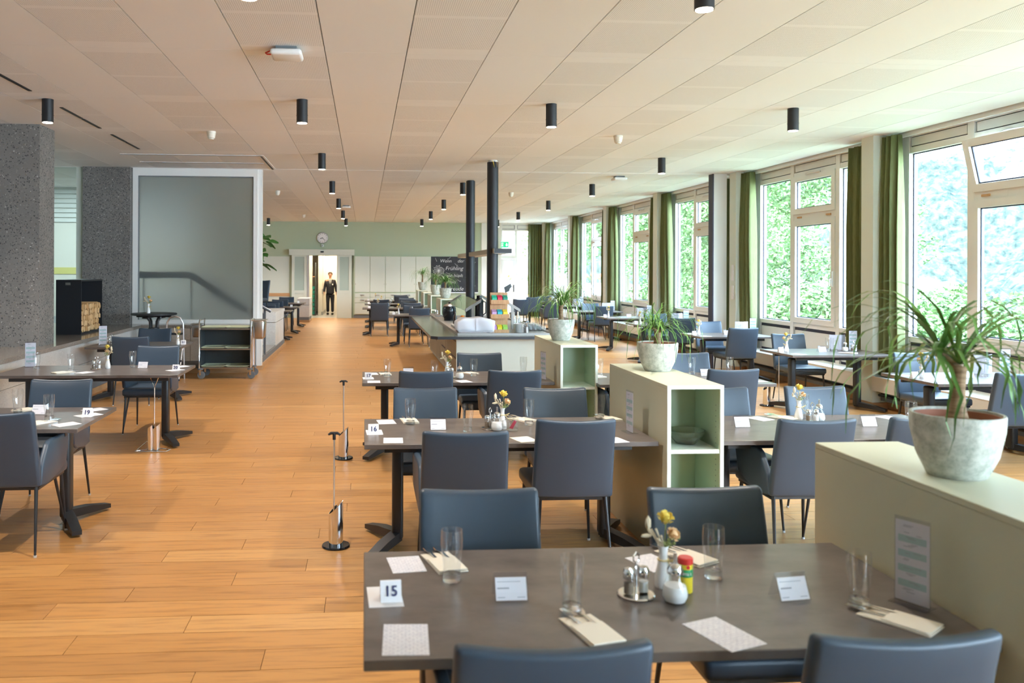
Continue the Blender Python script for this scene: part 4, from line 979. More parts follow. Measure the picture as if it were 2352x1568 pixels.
for x, y, wq in ((.301,5.41,'at its far left place'),(.647,5.16,'before the armchair'),(1.076,5.36,'at its far right place'),(1.60,5.54,'beside the menu stand')): tumbler(x, y, E_+' '+wq)
for x, y, rz, wq in ((.30,5.53,.1,'far left'),(1.06,5.53,.5,'far right'),(1.66,5.54,.3,'at the shelf end')): napkin(x, y, E_+' '+wq, rz)
form(.145,5.50,E_+' far left corner',.12); form(.171,4.90,E_+' near left corner',-.03); form(.955,4.89,E_+' near middle, cream coloured',.3,.12,.15,'cream form',M_cream); form(1.49,4.84,E_+' near right behind the chair',.2)
form(.062,5.15,'under the number card beside the middle shelf',.05,.10,.15,'booklet',M_paper); o16 = sign(.056,5.11,'16','on the table beside the middle shelf',.05,T+.0015)
namecard(.466,5.23,E_); caddy(.80,5.225,E_,.8); sugar(.835,5.17,E_); vase(.88,5.235,E_,.3); menu(1.655,5.07,E_+' against the middle shelf',math.radians(-84))
mg = thing('glass_mug', 'glass mug with red tea bag beside the sugar dispenser', 'mug', (.93,5.15,T))
O('mug_body', MB().lathe([(.001,0),(.034,0),(.037,.004),(.037,.085),(.035,.085),(.034,.008),(.001,.007)],24,caps=False).mesh('mug_body', M_jarg, 60), mg)
O('mug_handle', MB().tube([(-.036,0,.07),(-.06,0,.065),(-.062,0,.03),(-.036,0,.02)], .005, 8).mesh('mug_handle', M_glass), mg)
O('tea_bag', MB().prism([(-.02,.02),(.0,.012),(.026,.06),(.012,.068)], -.003, .003, 'y').mesh('tea_bag', mat('tea_red', (.42,.03,.06), .7)), mg)
E_ = 'on the table before the buffet'
for x, y, wq in ((.216,7.86,'at its far left place'),(.655,7.75,'behind the left chair'),(1.042,7.85,'at its far right place'),(1.55,8.0,'at the shelf end')): tumbler(x, y, E_+' '+wq)
napkin(.20,8.02,E_+' far left',.1); napkin(1.02,8.05,E_+' far right',.5)
form(.07,8.05,E_+' far left corner',.1); form(.085,7.48,E_+' near left corner'); form(.90,7.47,E_+' near middle',.3)
form(.035,7.72,'under the number card before the buffet',.05,.10,.15,'booklet',M_paper); sign(.035,7.68,'17','on the table before the buffet',.05,T+.0015)
caddy(.80,7.74,E_,.8); sugar(.885,7.66,E_); vase(.79,7.90,E_,.2); menu(1.65,7.56,E_+' against the third shelf',math.radians(-75)); namecard(.42,7.95,E_)
E_ = 'on the table at the left edge'
for x, y, wq in ((-2.423,5.98,'farther left'),(-2.11,5.71,'near its middle')): tumbler(x, y, E_+' '+wq)
napkin(-2.12,5.57,E_+' near edge',-.6); napkin(-2.40,6.10,E_+' far edge',-.6); napkin(-2.62,5.6,E_+' cut by the picture edge',-.4)
form(-1.93,5.52,E_+' near right corner',-.75); form(-1.93,6.08,E_+' far right corner',-.75); form(-1.90,5.86,'under the number card at the left edge',-.75,.11,.16,'booklet',M_paper); sign(-1.885,5.80,'19','on the table at the left edge',-.1,T+.0015); namecard(-2.25,5.93,E_,-.1)
menu(-3.46,6.05,E_+' by the ledge',.35)
E_ = 'on the table by the stone ledge'
for x, y, wq in ((-2.90,8.42,'left'),(-2.379,8.70,'middle'),(-3.30,8.6,'far left')): tumbler(x, y, E_+' '+wq)
napkin(-2.92,8.26,E_+' left',-.7); form(-2.72,8.27,E_+' near middle',-.5); form(-1.90,8.74,E_+' far right corner',-.7); form(-1.89,8.43,'under the number card by the stone ledge',-.7,.11,.16,'booklet',M_paper); sign(-1.875,8.40,'20','on the table by the stone ledge',-.1,T+.0015)
caddy(-2.69,8.53,E_,.3); vase(-2.60,8.60,E_,2.6); namecard(-2.25,8.62,E_,-.1); menu(-3.42,8.75,E_+' by the ledge',.35)
E_ = 'on the table near the trolley'
menu(-3.48,11.3,E_+' by the ledge',.4); caddy(-3.38,11.32,E_,.3); vase(-2.50,11.3,E_,-.3); sign(-2.43,11.32,'21','on the table near the trolley',.1)
E_ = 'on the table right of the middle shelf'
namecard(2.442,5.22,E_+', left'); namecard(3.287,5.2,E_+', right'); form(2.705,5.49,E_+', far side',.4); napkin(2.88,5.5,E_+', far side',.5); vase(2.95,5.44,E_,.5); caddy(2.985,5.33,E_,.2); sugar(3.06,5.38,E_); form(3.62,5.48,E_+', far right',.3); tumbler(3.02,5.5,E_+', middle'); tumbler(3.55,5.15,E_+', right end')
E_ = 'on the second table right of the shelves'
tumbler(3.2,7.90,E_+', middle'); tumbler(3.58,7.9,E_+', right end'); tumbler(2.26,7.83,E_+', left end'); napkin(2.2,7.75,E_+', left end',.4); namecard(3.28,7.78,E_); form(3.6,7.38,E_+', near right',.4)
WT = [(5.13,9.60,'on the window table before the second window',1),(5.13,12.34,'on the window table at the third column',1),(5.06,14.95,'on the third window table',0),(5.14,17.25,'on the fourth window table',1),(5.14,19.95,'on the fifth window table',0),(5.14,22.95,'on the sixth window table',0),(5.14,26.2,'on the last window table',0),(5.15,7.10,'on the window table behind the nearest palm',1)]
for x, y, E_, f_ in WT:
    vase(x+.16,y+.45,E_,.3*y,full=bool(f_)); sign(x+.08,y+.44,'',E_); menu(x+1.12,y+.6,E_,-.15); booklet(x+1.0,y+.68,E_,.1)
    if f_:
        namecard(x+.6,y+.42,E_); tumbler(x+.83,y+.5,E_); form(x+.15,y+.14,E_+', near corner',.4); napkin(x+.84,y+.25,E_,.6,False); form(x+.08,y+.62,E_+', far corner',.2)
    if y == 9.60: caddy(x+1.02,y+.42,E_,.5); sugar(x+.93,y+.46,E_); tumbler(x+.78,y+.58,E_+', second')
for x, y, E_ in ((.72,18.85,'on the short table beyond the buffet'),(.30,22.0,'on the aisle table in the second row'),(.45,24.7,'on the aisle table in the third row'),(.3,27.3,'on the aisle table in the last row')):
    vase(x+.05,y,E_,1.2*y,full=False); sign((.66 if y < 19 else .12),y-.05,'',E_); tumbler(x+.35,y+.05,E_)
caddy(1.63,18.82,'on the short table by the first shelf',.4)
form(.12,22.2,'on the aisle table in the second row',.2); form(.15,24.9,'on the aisle table in the third row',.2)
for x, y, E_ in ((-2.0,20.55,'on the first table in the left bay'),(-1.98,22.6,'on the second table in the left bay'),(-2.0,25.2,'on the last table in the left bay')): sign(x,y,'',E_)
vase(-2.75,20.6,'on the first table in the left bay'); vase(-2.9,22.7,'on the second table in the left bay')

# ---------------------------------------------------------------- chrome floor stands with tall handles
def cutube(R, h0, h1, n=28):
    m = MB(); v = []
    for k in range(n):
        a = 2*PI*k/n; v += [(R*math.cos(a),R*math.sin(a),.012),(R*math.cos(a),R*math.sin(a),(h0+h1)/2+(h1-h0)/2*math.cos(a)),((R-.003)*math.cos(a),(R-.003)*math.sin(a),(h0+h1)/2+(h1-h0)/2*math.cos(a)),((R-.003)*math.cos(a),(R-.003)*math.sin(a),.02)]
    f = [(k*4+j, ((k+1)%n)*4+j, ((k+1)%n)*4+j+1, k*4+j+1) for k in range(n) for j in range(3)]
    return m.add(v, f).mesh('chrome_tube', M_chrome, 50)
ctube = cutube(.045, .205, .29)
for x, y, lb, rodx, kind in ((-.175,5.20,'chrome slant-cut stand with black T handle nearest in the aisle',-.012,0),(-.19,7.62,'chrome slant-cut stand with black T handle farther up the aisle',-.0,0),(5.16,10.3,'chrome stand near the windows at the right with a rod handle',.15,0),(-2.0,8.03,'chrome stand with triangular wire base and handle by table 20',-.0,1),(2.56,5.95,'chrome stand behind the middle shelf, only its triangular handle showing',0,1)):
    t = thing('floor_stand', lb, 'stand', (x,y,0), 0, 'chrome floor stands with tall handles')
    if not kind:
        O('base_disc', MB().lathe([(.001,0),(.086,0),(.088,.006),(.084,.014),(.001,.014)],32).mesh('base_disc', M_blackgl), t)
        O('chrome_tube', ctube, t)
        O('rod', MB().tube([(rodx,-.02,.02),(rodx,-.02,.70)], .0055, 8).mesh('rod', M_alu), t)
        O('handle_grip', MB().tube([(rodx-.036,-.02,.703),(rodx-.02,-.02,.712),(rodx+.02,-.02,.712),(rodx+.036,-.02,.703)], [.006,.009,.009,.006], 8).tube([(rodx,-.02,.672),(rodx,-.02,.712)], .010, 8).mesh('handle_grip', M_black), t)
    else:
        for dx in (-.028, .028):
            O('chrome_tube', cutube(.032, .21, .26, 20), t, (dx,0,0))
        O('wire_base', MB().tube([(-.16,-.04,.006),(.13,-.06,.006),(.15,.03,.006),(0,.12,.006)], .005, 6, closed=True).tube([(-.16,-.04,.006),(-.03,.0,.12)],.005,6).mesh('wire_base', M_chrome), t)
        O('rod', MB().tube([(0,.03,.01),(0,.03,.60)], .005, 8).tube([(0,.03,.60),(-.035,.03,.69),(.035,.03,.69)], .006, 6, closed=True).mesh('rod', M_chrome), t)
# ---------------------------------------------------------------- buffet counter
BC = thing('buffet_counter', 'long buffet island with dark green granite top and pale base', 'counter', (0,0,0))
ZT = .75
ch = .10
outl = [(.98+ch,12.16),(2.98-ch,12.16),(2.98,12.16+ch),(2.98,17.5),(.98,17.5),(.98,12.16+ch)]
O('countertop', MB().prism(outl, ZT-.045, ZT).mesh('countertop', M_counter, 0), BC)
O('edge_band', MB().prism([(a+(.002 if a > 2 else -.002), b-.002) for a,b in outl], ZT-.044, ZT-.003).mesh('edge_band', M_cedge, 0), BC)
O('front_panel', MB().box(1.37,12.30,.06, 2.62,12.33,ZT-.045).mesh('front_panel', M_ctop, 0), BC)
O('side_panel', MB().box(2.59,12.33,.06, 2.62,17.3,ZT-.045).box(1.37,17.27,.06,2.59,17.3,ZT-.045).mesh('side_panel', M_ctop, 0), BC)
O('plinth', MB().box(1.42,12.38,0, 2.58,17.2,.06).mesh('plinth', M_kick, 0), BC)
O('carcass', MB().box(1.40,12.33,.06, 2.59,17.27,ZT-.05).mesh('carcass', M_black, 0), BC)
yy = 12.335
for i in range(6):
    if i % 2 == 0:
        for z0, z1 in ((.07,.44),(.445,.70)):
            d = O('drawer_front', MB().box(1.37,yy,z0, 1.39,yy+.72,z1).mesh('drawer_front', M_cside, 0), BC)
            O('grip_slot', MB().box(1.366,yy+.05,z1-.05, 1.371,yy+.67,z1-.025).mesh('grip_slot', M_gask, 0), d)
        yy += .73
    else:
        for k in range(4):
            O('louvre_panel', MB().box(1.37,yy+.012+k*.225,.07, 1.39,yy+.21+k*.225,.70).mesh('louvre_panel', M_cside, 0), BC)
        yy += .92
rim = MB()
for x0,y0,x1,y1 in ((1.40,12.42,1.46,17.35),(2.86,12.42,2.92,17.35),(1.46,12.42,2.86,12.48),(1.46,17.28,2.86,17.35)): rim.box(x0,y0,ZT,x1,y1,ZT+.028)
O('well_rim', rim.mesh('well_rim', M_bar, 0), BC)
O('well_floor', MB().box(1.46,12.48,ZT, 2.86,17.28,ZT+.004).mesh('well_floor', M_bar, 0), BC)
ZW = ZT+.004
for i, (x, y, r_, nm) in enumerate(((1.995,12.86,.088,'nearest black pillar with loose wires at its top, on the buffet'),(2.02,15.78,.086,'second black pillar behind the nearest on the buffet'))):
    t = thing('steel_pillar', nm, 'pillar', (x,y,ZW), 0, 'black pillars on the buffet')
    O('shaft', MB().lathe([(r_,0),(r_,ZC-ZW-(.012 if i else .03)),(.001,ZC-ZW-(.012 if i else .03))],36).mesh('shaft', M_black), t)
    O('ceiling_flange', MB().lathe([(r_*.8,ZC-ZW-.04),(r_*.8,ZC-ZW),(.001,ZC-ZW)],24).mesh('ceiling_flange', M_plast if not i else M_black), t)
    if not i:
        for k, (dx, m) in enumerate(((-.02,M_ylw),(.01,M_trol),(.035,M_birch))):
            O('loose_wire', MB().tube([(dx,-r_*.85,ZC-ZW-.01),(dx+.02,-r_*1.05,ZC-ZW-.05),(dx+.03,-r_*1.08,ZC-ZW-.12),(dx+.015,-r_*1.03,ZC-ZW-.05)], .004, 5).mesh('loose_wire', m), t)
cn = thing('heat_canopy', 'long dark shelf canopy carried by the two black pillars', 'canopy', (0,0,0))
O('canopy_board', MB().box(1.985,12.62,1.995, 2.26,17.6,2.065).mesh('canopy_board', M_steelb, 0), cn)
O('side_cladding', MB().box(1.98,12.62,1.992,1.986,17.6,2.068).mesh('side_cladding', M_cside, 0), cn)
O('underside', MB().box(2.0,12.64,1.990,2.25,17.58,1.996).mesh('underside', M_white, 0), cn)
# sneeze guards
for s, nm in ((-1,'left'),(1,'right')):
    t = thing('sneeze_guard', 'sloping glass sneeze guard with steel bars on the %s of the buffet' % nm, 'guard', (2.12,0,0), 0, 'sloping glass sneeze guards')
    xa, xb = s*.46, s*.20
    O('glass_panel', MB().add([(xa,13.6,1.06),(xb,13.6,1.225),(xb,16.5,1.225),(xa,16.5,1.06),(xa,13.6,1.068),(xb,13.6,1.233),(xb,16.5,1.233),(xa,16.5,1.068)],[(0,1,2,3),(4,7,6,5),(0,4,5,1),(1,5,6,2),(2,6,7,3),(3,7,4,0)]).mesh('glass_panel', M_greeng, 0), t)
    for y in (13.62, 16.48):
        O('end_bar', MB().add([(xa,y-.03,1.035),(xb,y-.03,1.20),(xb,y+.03,1.20),(xa,y+.03,1.035),(xa,y-.03,1.085),(xb,y-.03,1.25),(xb,y+.03,1.25),(xa,y+.03,1.085)],[(0,1,2,3),(4,7,6,5),(0,4,5,1),(1,5,6,2),(2,6,7,3),(3,7,4,0)]).mesh('end_bar', M_bar, 0), t)
        O('post', MB().box(s*.33-.022,y-.022,ZW, s*.33+.022,y+.022,1.14).mesh('post', M_bar, 0), t)
# linen covered tray
def bun(x, y, z):
    q = z/.21
    return (x*(1+.05*math.sin(q*3)) + .012*math.sin(y*22+z*18)*(.3+q), y + .01*math.sin(x*19+z*11), z + (.012*math.cos(x*9)+.008*math.sin(x*23))*(q > .9) - .018*(abs(x) > .24)*(q > .8))
lc = thing('linen_cover', 'white linen cloth draped over a bread basket at the buffet front', 'cloth', (1.70,12.70,ZW))
O('cloth', rbox('cloth', M_linen, .57,.30,.21,.035,3,(14,6,6), bun, 60, (0,0,.03)), lc)
fr_ = MB()
for k in range(46):
    x = -.27+.54*k/45; fr_.tube([(x,-.152,.045),(x+.004*math.sin(k),-.160,.004)], .0035, 4)
O('fringe', fr_.mesh('fringe', M_linen), lc, kind='stuff')
O('centre_seam', MB().box(-.004,-.158,.05,.004,-.150,.235).mesh('centre_seam', M_linen), lc)
# tea display
td = thing('tea_display', 'birch plywood tea display stand with three tiers', 'display stand', (2.075,12.66,ZT+.006))
O('back_board', rbox('back_board', M_birch, .275,.015,.63,.004,1,off=(0,.06,0)), td)
for i, z in enumerate((.0,.235,.455)):
    b = O('tier', MB().box(-.14,-.07,z,.14,.055,z+.01).box(-.14,-.075,z,.14,-.067,z+.065).box(-.14,-.07,z,-.133,.055,z+.065).box(.133,-.07,z,.14,.055,z+.065).mesh('tier', M_birch, 0), td)
O('tea_leaf_mark', text_mesh('V', .03, M_pep), td, (0,.051,.595), (PI/2,0,0)); O('tea_mark_line', MB().box(-.05,.0508,.565,.05,.052,.567).mesh('tea_mark_line', M_pep), td)
COLS = [[('lilac',(.52,.30,.56)),('yellow',(.80,.72,.03)),('lime',(.30,.62,.10))],[('violet',(.55,.35,.60)),('turquoise',(.02,.45,.55)),('golden',(.80,.66,.05))],[('mint',(.02,.52,.32)),('crimson',(.68,.03,.10)),('dark green',(.02,.30,.20))]]
for i, z in enumerate((.0,.235,.455)):
    for k, (cn_, cc) in enumerate(COLS[i]):
        t = thing('tea_packet', '%s tea packet on the %s tier of the tea stand' % (cn_, ('bottom','middle','top')[i]), 'packet', (2.075-.085+k*.085, 12.64, ZT+.006+z+.010), 0, 'tea packets')
        O('packet', MB().prism([(-.045,0),(.04,0),(.04,.125),(-.045,.09)], -.036, .036, 'x').mesh('packet', mat('tea_'+cn_.replace(' ','_'), cc, .5), 0), t)
        O('dark_flap', MB().prism([(-.0455,.02),(-.045,.02),(.0,.107),(-.005,.107)], .012, .036, 'x').mesh('dark_flap', M_black, 0), t)
ORDN = ['front','second','third','fourth','fifth','sixth','seventh','eighth','ninth','tenth','eleventh','last']
# plates, glasses, kettle and the rest
plate_me = MB().lathe([(.001,0),(.045,0),(.052,.004),(.083,.014),(.084,.017),(.050,.008),(.001,.006)],28).mesh('plate', M_porc)
for i in range(11): thing('plate', 'white plate, %s in the stack right of the tea stand' % (['bottom one','second from the bottom','third from the bottom','fourth from the bottom','fifth from the bottom','middle one','fifth from the top','fourth from the top','third from the top','second from the top','topmost'][i]), 'plate', (2.39,12.72,ZW+.013*i), 0, 'stacked white plates', plate_me)
wg = MB().lathe([(.032,0),(.033,.004),(.028,.07),(.022,.10),(.001,.104),(.001,.100),(.020,.096),(.026,.07),(.031,.004)],18,caps=False).mesh('upturned_glass', M_jarg, 60)
rnd = random.Random(2)
tr_ = thing('glass_tray', 'white tray under the upturned glasses on the buffet', 'tray', (2.68,13.15,ZW)); O('tray_sheet', rbox('tray_sheet', M_porc, .30,1.1,.012,.005,1), tr_)
for i in range(4):
    for j in range(12):
        thing('upturned_glass', 'upturned glass, %s row back, %s file on the buffet tray' % (ORDN[j], ['leftmost','second','third','rightmost'][i]), 'glass', (2.57+i*.072+.0*j, 12.69+j*.085, ZW+.012), 0, 'upturned glasses on the buffet', wg)
for i, (x, y) in enumerate(((2.60,14.3),(2.70,14.45))):
    t = thing('glass_carafe', 'slim glass carafe with dark stopper, %s of two behind the glasses' % ('left','right')[i], 'carafe', (x,y,ZW))
    O('carafe_body', MB().lathe([(.001,0),(.04,0),(.042,.01),(.04,.15),(.018,.20),(.016,.26),(.014,.26),(.014,.2),(.036,.15),(.036,.012),(.001,.01)],20,caps=False).mesh('carafe_body', M_glass), t); O('stopper', MB().lathe([(.001,.25),(.018,.25),(.02,.285),(.001,.29)],14).mesh('stopper', M_trol), t)
cj = thing('cutlery_cup', 'steel cup between the plates and the glasses', 'cup', (2.50,12.70,ZW)); O('cup', MB().lathe([(.001,0),(.04,0),(.042,.1),(.039,.1),(.037,.004)],20,caps=False).mesh('cup', M_brush), cj)
for i in range(5): O('knife', MB().tube([(rnd.uniform(-.02,.02),rnd.uniform(-.02,.02),.01),(rnd.uniform(-.03,.03),rnd.uniform(-.03,.03),.16)], .005, 6).mesh('knife', M_birch if i % 2 else M_chrome), cj)
kt = thing('soup_kettle', 'round glossy black soup kettle on the buffet', 'kettle', (1.64,16.0,ZW))
O('kettle_body', MB().lathe([(.001,0),(.10,0),(.105,.05),(.12,.07),(.135,.16),(.13,.24),(.115,.275),(.001,.275)],32).mesh('kettle_body', M_blackgl), kt)
O('kettle_lid', MB().lathe([(.116,.275),(.118,.283),(.09,.31),(.03,.325),(.001,.326)],28).mesh('kettle_lid', M_brush), kt); O('lid_knob', MB().lathe([(.008,.325),(.02,.34),(.018,.355),(.001,.358)],14).mesh('lid_knob', M_blackgl), kt)
fb = thing('fruit_bowl', 'dark bowl of oranges behind the linen cover', 'bowl', (1.72,14.35,ZW)); O('bowl', MB().lathe([(.001,0),(.06,0),(.13,.07),(.135,.085),(.125,.085),(.05,.012),(.001,.01)],24,caps=False).mesh('bowl', M_trol), fb)
M_or = mat('orange_peel', (.78,.22,.02), .5, bump=(120,.2,.002))
for i, (dx, dy, dz) in enumerate(((-.06,-.03,.07),(.05,-.04,.07),(.0,.05,.07),(.10,.02,.095),(-.02,-.01,.13))):
    o = thing('orange', 'orange %s the dark bowl on the buffet' % ['at the left front of','at the right front of','at the back of','at the far right of','on top in'][i], 'fruit', (1.72+dx,14.35+dy,ZW+dz+.02), 0, 'oranges in the buffet bowl', MB().ico((0,0,0),.042,2).mesh('orange', M_or))
am = thing('amber_jar', 'amber glass jar left of the linen cover', 'jar', (1.49,12.95,ZW)); O('jar', MB().lathe([(.001,0),(.05,0),(.055,.02),(.055,.09),(.045,.105),(.001,.105)],20).mesh('jar', mat('amber', (.50,.12,.015), .15)), am); O('jar_lid', MB().lathe([(.046,.1),(.048,.125),(.001,.126)],20).mesh('jar_lid', M_black), am)
bt = thing('oil_bottle', 'dark bottle beside the orange bowl', 'bottle', (1.60,14.6,ZW)); O('bottle', MB().lathe([(.001,0),(.035,0),(.036,.15),(.014,.19),(.013,.25),(.001,.25)],18).mesh('bottle', mat('dark_bottle', (.05,.02,.01), .15)), bt)
th = thing('thermos_jug', 'tall black thermos jug beside the second pillar', 'jug', (2.19,15.75,ZW)); O('jug_body', MB().lathe([(.001,0),(.075,0),(.08,.02),(.08,.40),(.05,.44),(.05,.49),(.001,.50)],24).mesh('jug_body', M_blackgl), th); O('jug_handle', MB().tube([(.075,0,.38),(.13,0,.36),(.13,0,.16),(.078,0,.12)],.012,8).mesh('jug_handle', M_black), th)
ho = thing('warming_tray', 'pale flat warming tray in the buffet well', 'tray', (1.62,13.85,ZW)); O('tray_pan', rbox('tray_pan', M_alu, .27,.75,.05,.01,2), ho); O('wood_grip', MB().tube([(-.1,-.37,.07),(.1,-.37,.07)],.012,8).mesh('wood_grip', M_birch), ho)

# ---------------------------------------------------------------- podium things and left side
fw = thing('firewood_box', 'tall matt black firewood box filled with split logs', 'box', (-4.345,12.0,ZP))
O('box_shell', MB().box(0,0,0,.345,.02,.775).box(0,.93,0,.345,.95,.775).box(0,.02,0,.02,.93,.775).box(.02,.02,0,.345,.93,.025).box(.02,.02,.75,.345,.93,.775).mesh('box_shell', M_black, 0), fw)
O('maker_plate', MB().box(.13,-.004,.70,.20,0,.735).mesh('maker_plate', M_alu, 0), fw)
rnd = random.Random(11); z = .03; n = 0; row = 0
logs = [MB().prism(p, -.28, 0, 'x').mesh('log', M_log, 0) for p in ([(-.05,-.035),(.045,-.04),(.05,.02),(.0,.045),(-.045,.03)],[(-.055,-.03),(.05,-.02),(.02,.05),(-.03,.045)],[(-.03,-.045),(.03,-.04),(.05,.0),(.02,.045),(-.04,.04)])]
while z < .40:
    y = .095+rnd.uniform(0,.03); col = 0
    while y < .87:
        n += 1
        l = thing('firewood_log', 'split log, %s layer up, %s from the front in the firewood box' % (ORDN[row] if row else 'bottom', ORDN[col] if col else 'first'), 'log', (-4.345+.335+rnd.uniform(-.012,.004), 12.0+y, ZP+z+.04+rnd.uniform(-.003,.003)), 0, 'logs in the firewood box', logs[n%3])
        q = rnd.uniform(.72,1.2); l.scale = (1,q,rnd.uniform(.8,1.1)); l.rotation_euler = (rnd.choice((0,PI,.5,-.6,1.3)),0,0); y += .088*q+.012; col += 1
    z += .078; row += 1
bt_ = thing('bar_table', 'round black bistro table with curved legs before the frosted screen', 'table', (-3.35,13.45,0))
O('round_top', MB().lathe([(.001,1.0),(.345,1.0),(.355,1.008),(.355,1.022),(.345,1.03),(.001,1.03)],40).mesh('round_top', M_black), bt_)
O('top_frame', MB().box(-.27,-.02,.965,.27,.02,1.0).box(-.02,-.27,.965,.02,.27,1.0).mesh('top_frame', M_steelb), bt_)
for k in range(4):
    a = PI/4+k*PI/2; cx_, sy_ = math.cos(a), math.sin(a)
    O('leg', MB().tube([(.20*cx_,.20*sy_,.965),(.12*cx_,.12*sy_,.955),(.075*cx_,.075*sy_,.90),(.06*cx_,.06*sy_,.7),(.06*cx_,.06*sy_,.3),(.10*cx_,.10*sy_,.12),(.26*cx_,.26*sy_,.015)], .017, 8).mesh('leg', M_steelb), bt_)
O('leg_ring', MB().lathe([(.045,.78),(.085,.78),(.085,.80),(.045,.80)],20).mesh('leg_ring', M_steelb), bt_)
vase(-3.43,13.42,'on the round bar table',.4,z=1.03,sc=1.15)
sl = thing('step_stool', 'folding step stool with silver hoop handle beside the trolley', 'step stool', (-2.98,13.25,0))
O('hoop_frame', MB().tube([(-.13,.10,0),(-.13,.03,.75),(-.125,.02,.88),(-.08,.015,.965),(0,.01,.99),(.08,.015,.965),(.125,.02,.88),(.13,.03,.75),(.13,.10,0)], .014, 8).mesh('hoop_frame', M_alu), sl)
O('rear_leg', MB().tube([(-.11,.06,.5),(-.11,-.22,0)], .013, 8).tube([(.11,.06,.5),(.11,-.22,0)], .013, 8).mesh('rear_leg', M_alu), sl)
for z, y in ((.70,0),(.50,-.05),(.28,-.12)): O('tread', rbox('tread', M_black, .24,.12,.03,.006,1,off=(0,y,z)), sl)
for x in (-.11,.11): O('foot_cap', MB().lathe([(.001,0),(.018,0),(.018,.03),(.001,.03)],10).mesh('foot_cap', M_black), sl, (x,-.22,0))
tl = thing('tray_trolley', 'steel serving trolley with three shelves before the podium', 'trolley', (-2.20,13.47,0))
for s_ in (-1,1):
    O('side_frame', MB().tube([(s_*.40,-.21,.14),(s_*.40,-.21,.90),(s_*.395,-.19,.93),(s_*.395,.19,.93),(s_*.40,.21,.90),(s_*.40,.21,.14)], .0125, 8).mesh('side_frame', M_chrome), tl)
    O('end_panel', MB().box(s_*.39-.004,-.20,.17, s_*.39+.004,.20,.80).mesh('end_panel', M_trol if s_ < 0 else M_alu, 0), tl)
O('rear_panel', MB().box(-.385,.195,.17,.385,.203,.80).mesh('rear_panel', M_trol, 0), tl)
for z in (.16,.455,.775): O('shelf_deck', MB().box(-.385,-.205,z,.385,.195,z+.022).mesh('shelf_deck', M_brush, 0), tl)
for x in (-.40,.40):
    for y in (-.21,.21):
        w_ = O('caster', MB().lathe([(.02,-.014),(.055,-.014),(.06,-.008),(.06,.008),(.055,.014),(.02,.014)],22).xf(Matrix.Rotation(PI/2,4,'X')).mesh('caster', M_rubber), tl, (x-.02*(x>0)+.03,y,.061))
        O('caster_fork', MB().box(-.03,-.02,0,.0,-.015,.075).box(-.03,.015,0,0,.02,.075).box(-.035,-.025,.07,.005,.025,.085).mesh('caster_fork', M_chrome), w_)
        O('bumper', MB().lathe([(.02,0),(.045,0),(.045,.02),(.02,.02)],16).mesh('bumper', M_rubber), w_, (-.015,0,.085))
for z, nm in ((.185,'bottom'),(.48,'middle'),(.80,'top')):
    for k, x in enumerate((-.19,.19)):
        t = thing('serving_tray', 'pale green serving tray on the %s shelf of the trolley, %s' % (nm,('left','right')[k]), 'tray', (-2.20+x,13.46,z-.001), 0, 'pale green trays on the trolley')
        O('tray_sheet', MB().add([(-.155,-.17,0),(.155,-.17,0),(.155,.17,0),(-.155,.17,0),(-.185,-.195,.022),(.185,-.195,.022),(.185,.195,.022),(-.185,.195,.022),(-.19,-.20,.018),(.19,-.20,.018),(.19,.20,.018),(-.19,.20,.018)],[(0,1,2,3),(0,4,5,1),(1,5,6,2),(2,6,7,3),(3,7,4,0),(4,8,9,5),(5,9,10,6),(6,10,11,7),(7,11,8,4)]).mesh('tray_sheet', M_tray, 0), t)
for x, y, nm, sc_ in ((.515,-.02,'right',1.0),(-.50,.12,'left',.72)):
    t = thing('steel_bin', 'steel waste bin hung on the %s end of the trolley' % nm, 'bin', (-2.20+x,13.47+y,.62+.06*(1-sc_)), 0, 'steel bins on the trolley'); t.scale = (sc_,sc_,sc_)
    O('bin_body', rbox('bin_body', M_brush, .20,.32,.30,.04,3,fn=lambda x,y,z:(x*(.82+.6*z),y*(.86+.45*z),z)), t)
    O('bin_rim', MB().tube([(-.11,-.17,.30),(.11,-.17,.30),(.11,.17,.30),(-.11,.17,.30)],.008,6,closed=True).mesh('bin_rim', M_chrome), t)

# ---------------------------------------------------------------- back wall things
ck = thing('wall_clock', 'round grey wall clock above the sliding door', 'clock', (-1.52,YB-.03,2.87))
O('clock_case', MB().lathe([(.001,0),(.20,0),(.205,.02),(.19,.035),(.175,.035),(.172,.022),(.001,.022)],36).xf(Matrix.Rotation(PI/2,4,'X')).mesh('clock_case', M_alu), ck)
O('clock_face', MB().lathe([(.001,.023),(.172,.023),(.172,.026),(.001,.026)],32).xf(Matrix.Rotation(PI/2,4,'X')).mesh('clock_face', M_paper), ck)
tk = MB()
for k in range(12):
    a = k*PI/6; d = Vector((math.sin(a),0,math.cos(a))); s_ = Vector((d.z,0,-d.x))*.006
    p, q = d*.135, d*.165; tk.add([p-s_+Vector((0,-.027,0)),p+s_+Vector((0,-.027,0)),q+s_+Vector((0,-.027,0)),q-s_+Vector((0,-.027,0))],[(0,1,2,3)])
O('hour_marks', tk.mesh('hour_marks', M_black, 0), ck)
for L, a, wd in ((.09,-1.9,.010),(.14,2.35,.007)):
    O('hand', MB().box(-wd,-.034,-.02,wd,-.031,L).mesh('hand', M_black, 0), ck, (0,0,0), (0,a,0))
c2_ = thing('wall_clock', 'clock on the corridor wall seen edge-on through the doorway', 'clock', (-1.645,32.6,2.2)); O('clock_case', MB().lathe([(.001,0),(.17,0),(.17,.03),(.001,.03)],28).xf(Matrix.Rotation(-PI/2,4,'Y')).mesh('clock_case', M_alu), c2_); O('clock_face', MB().lathe([(.001,.031),(.145,.031),(.145,.034),(.001,.034)],28).xf(Matrix.Rotation(-PI/2,4,'Y')).mesh('clock_face', M_paper), c2_)
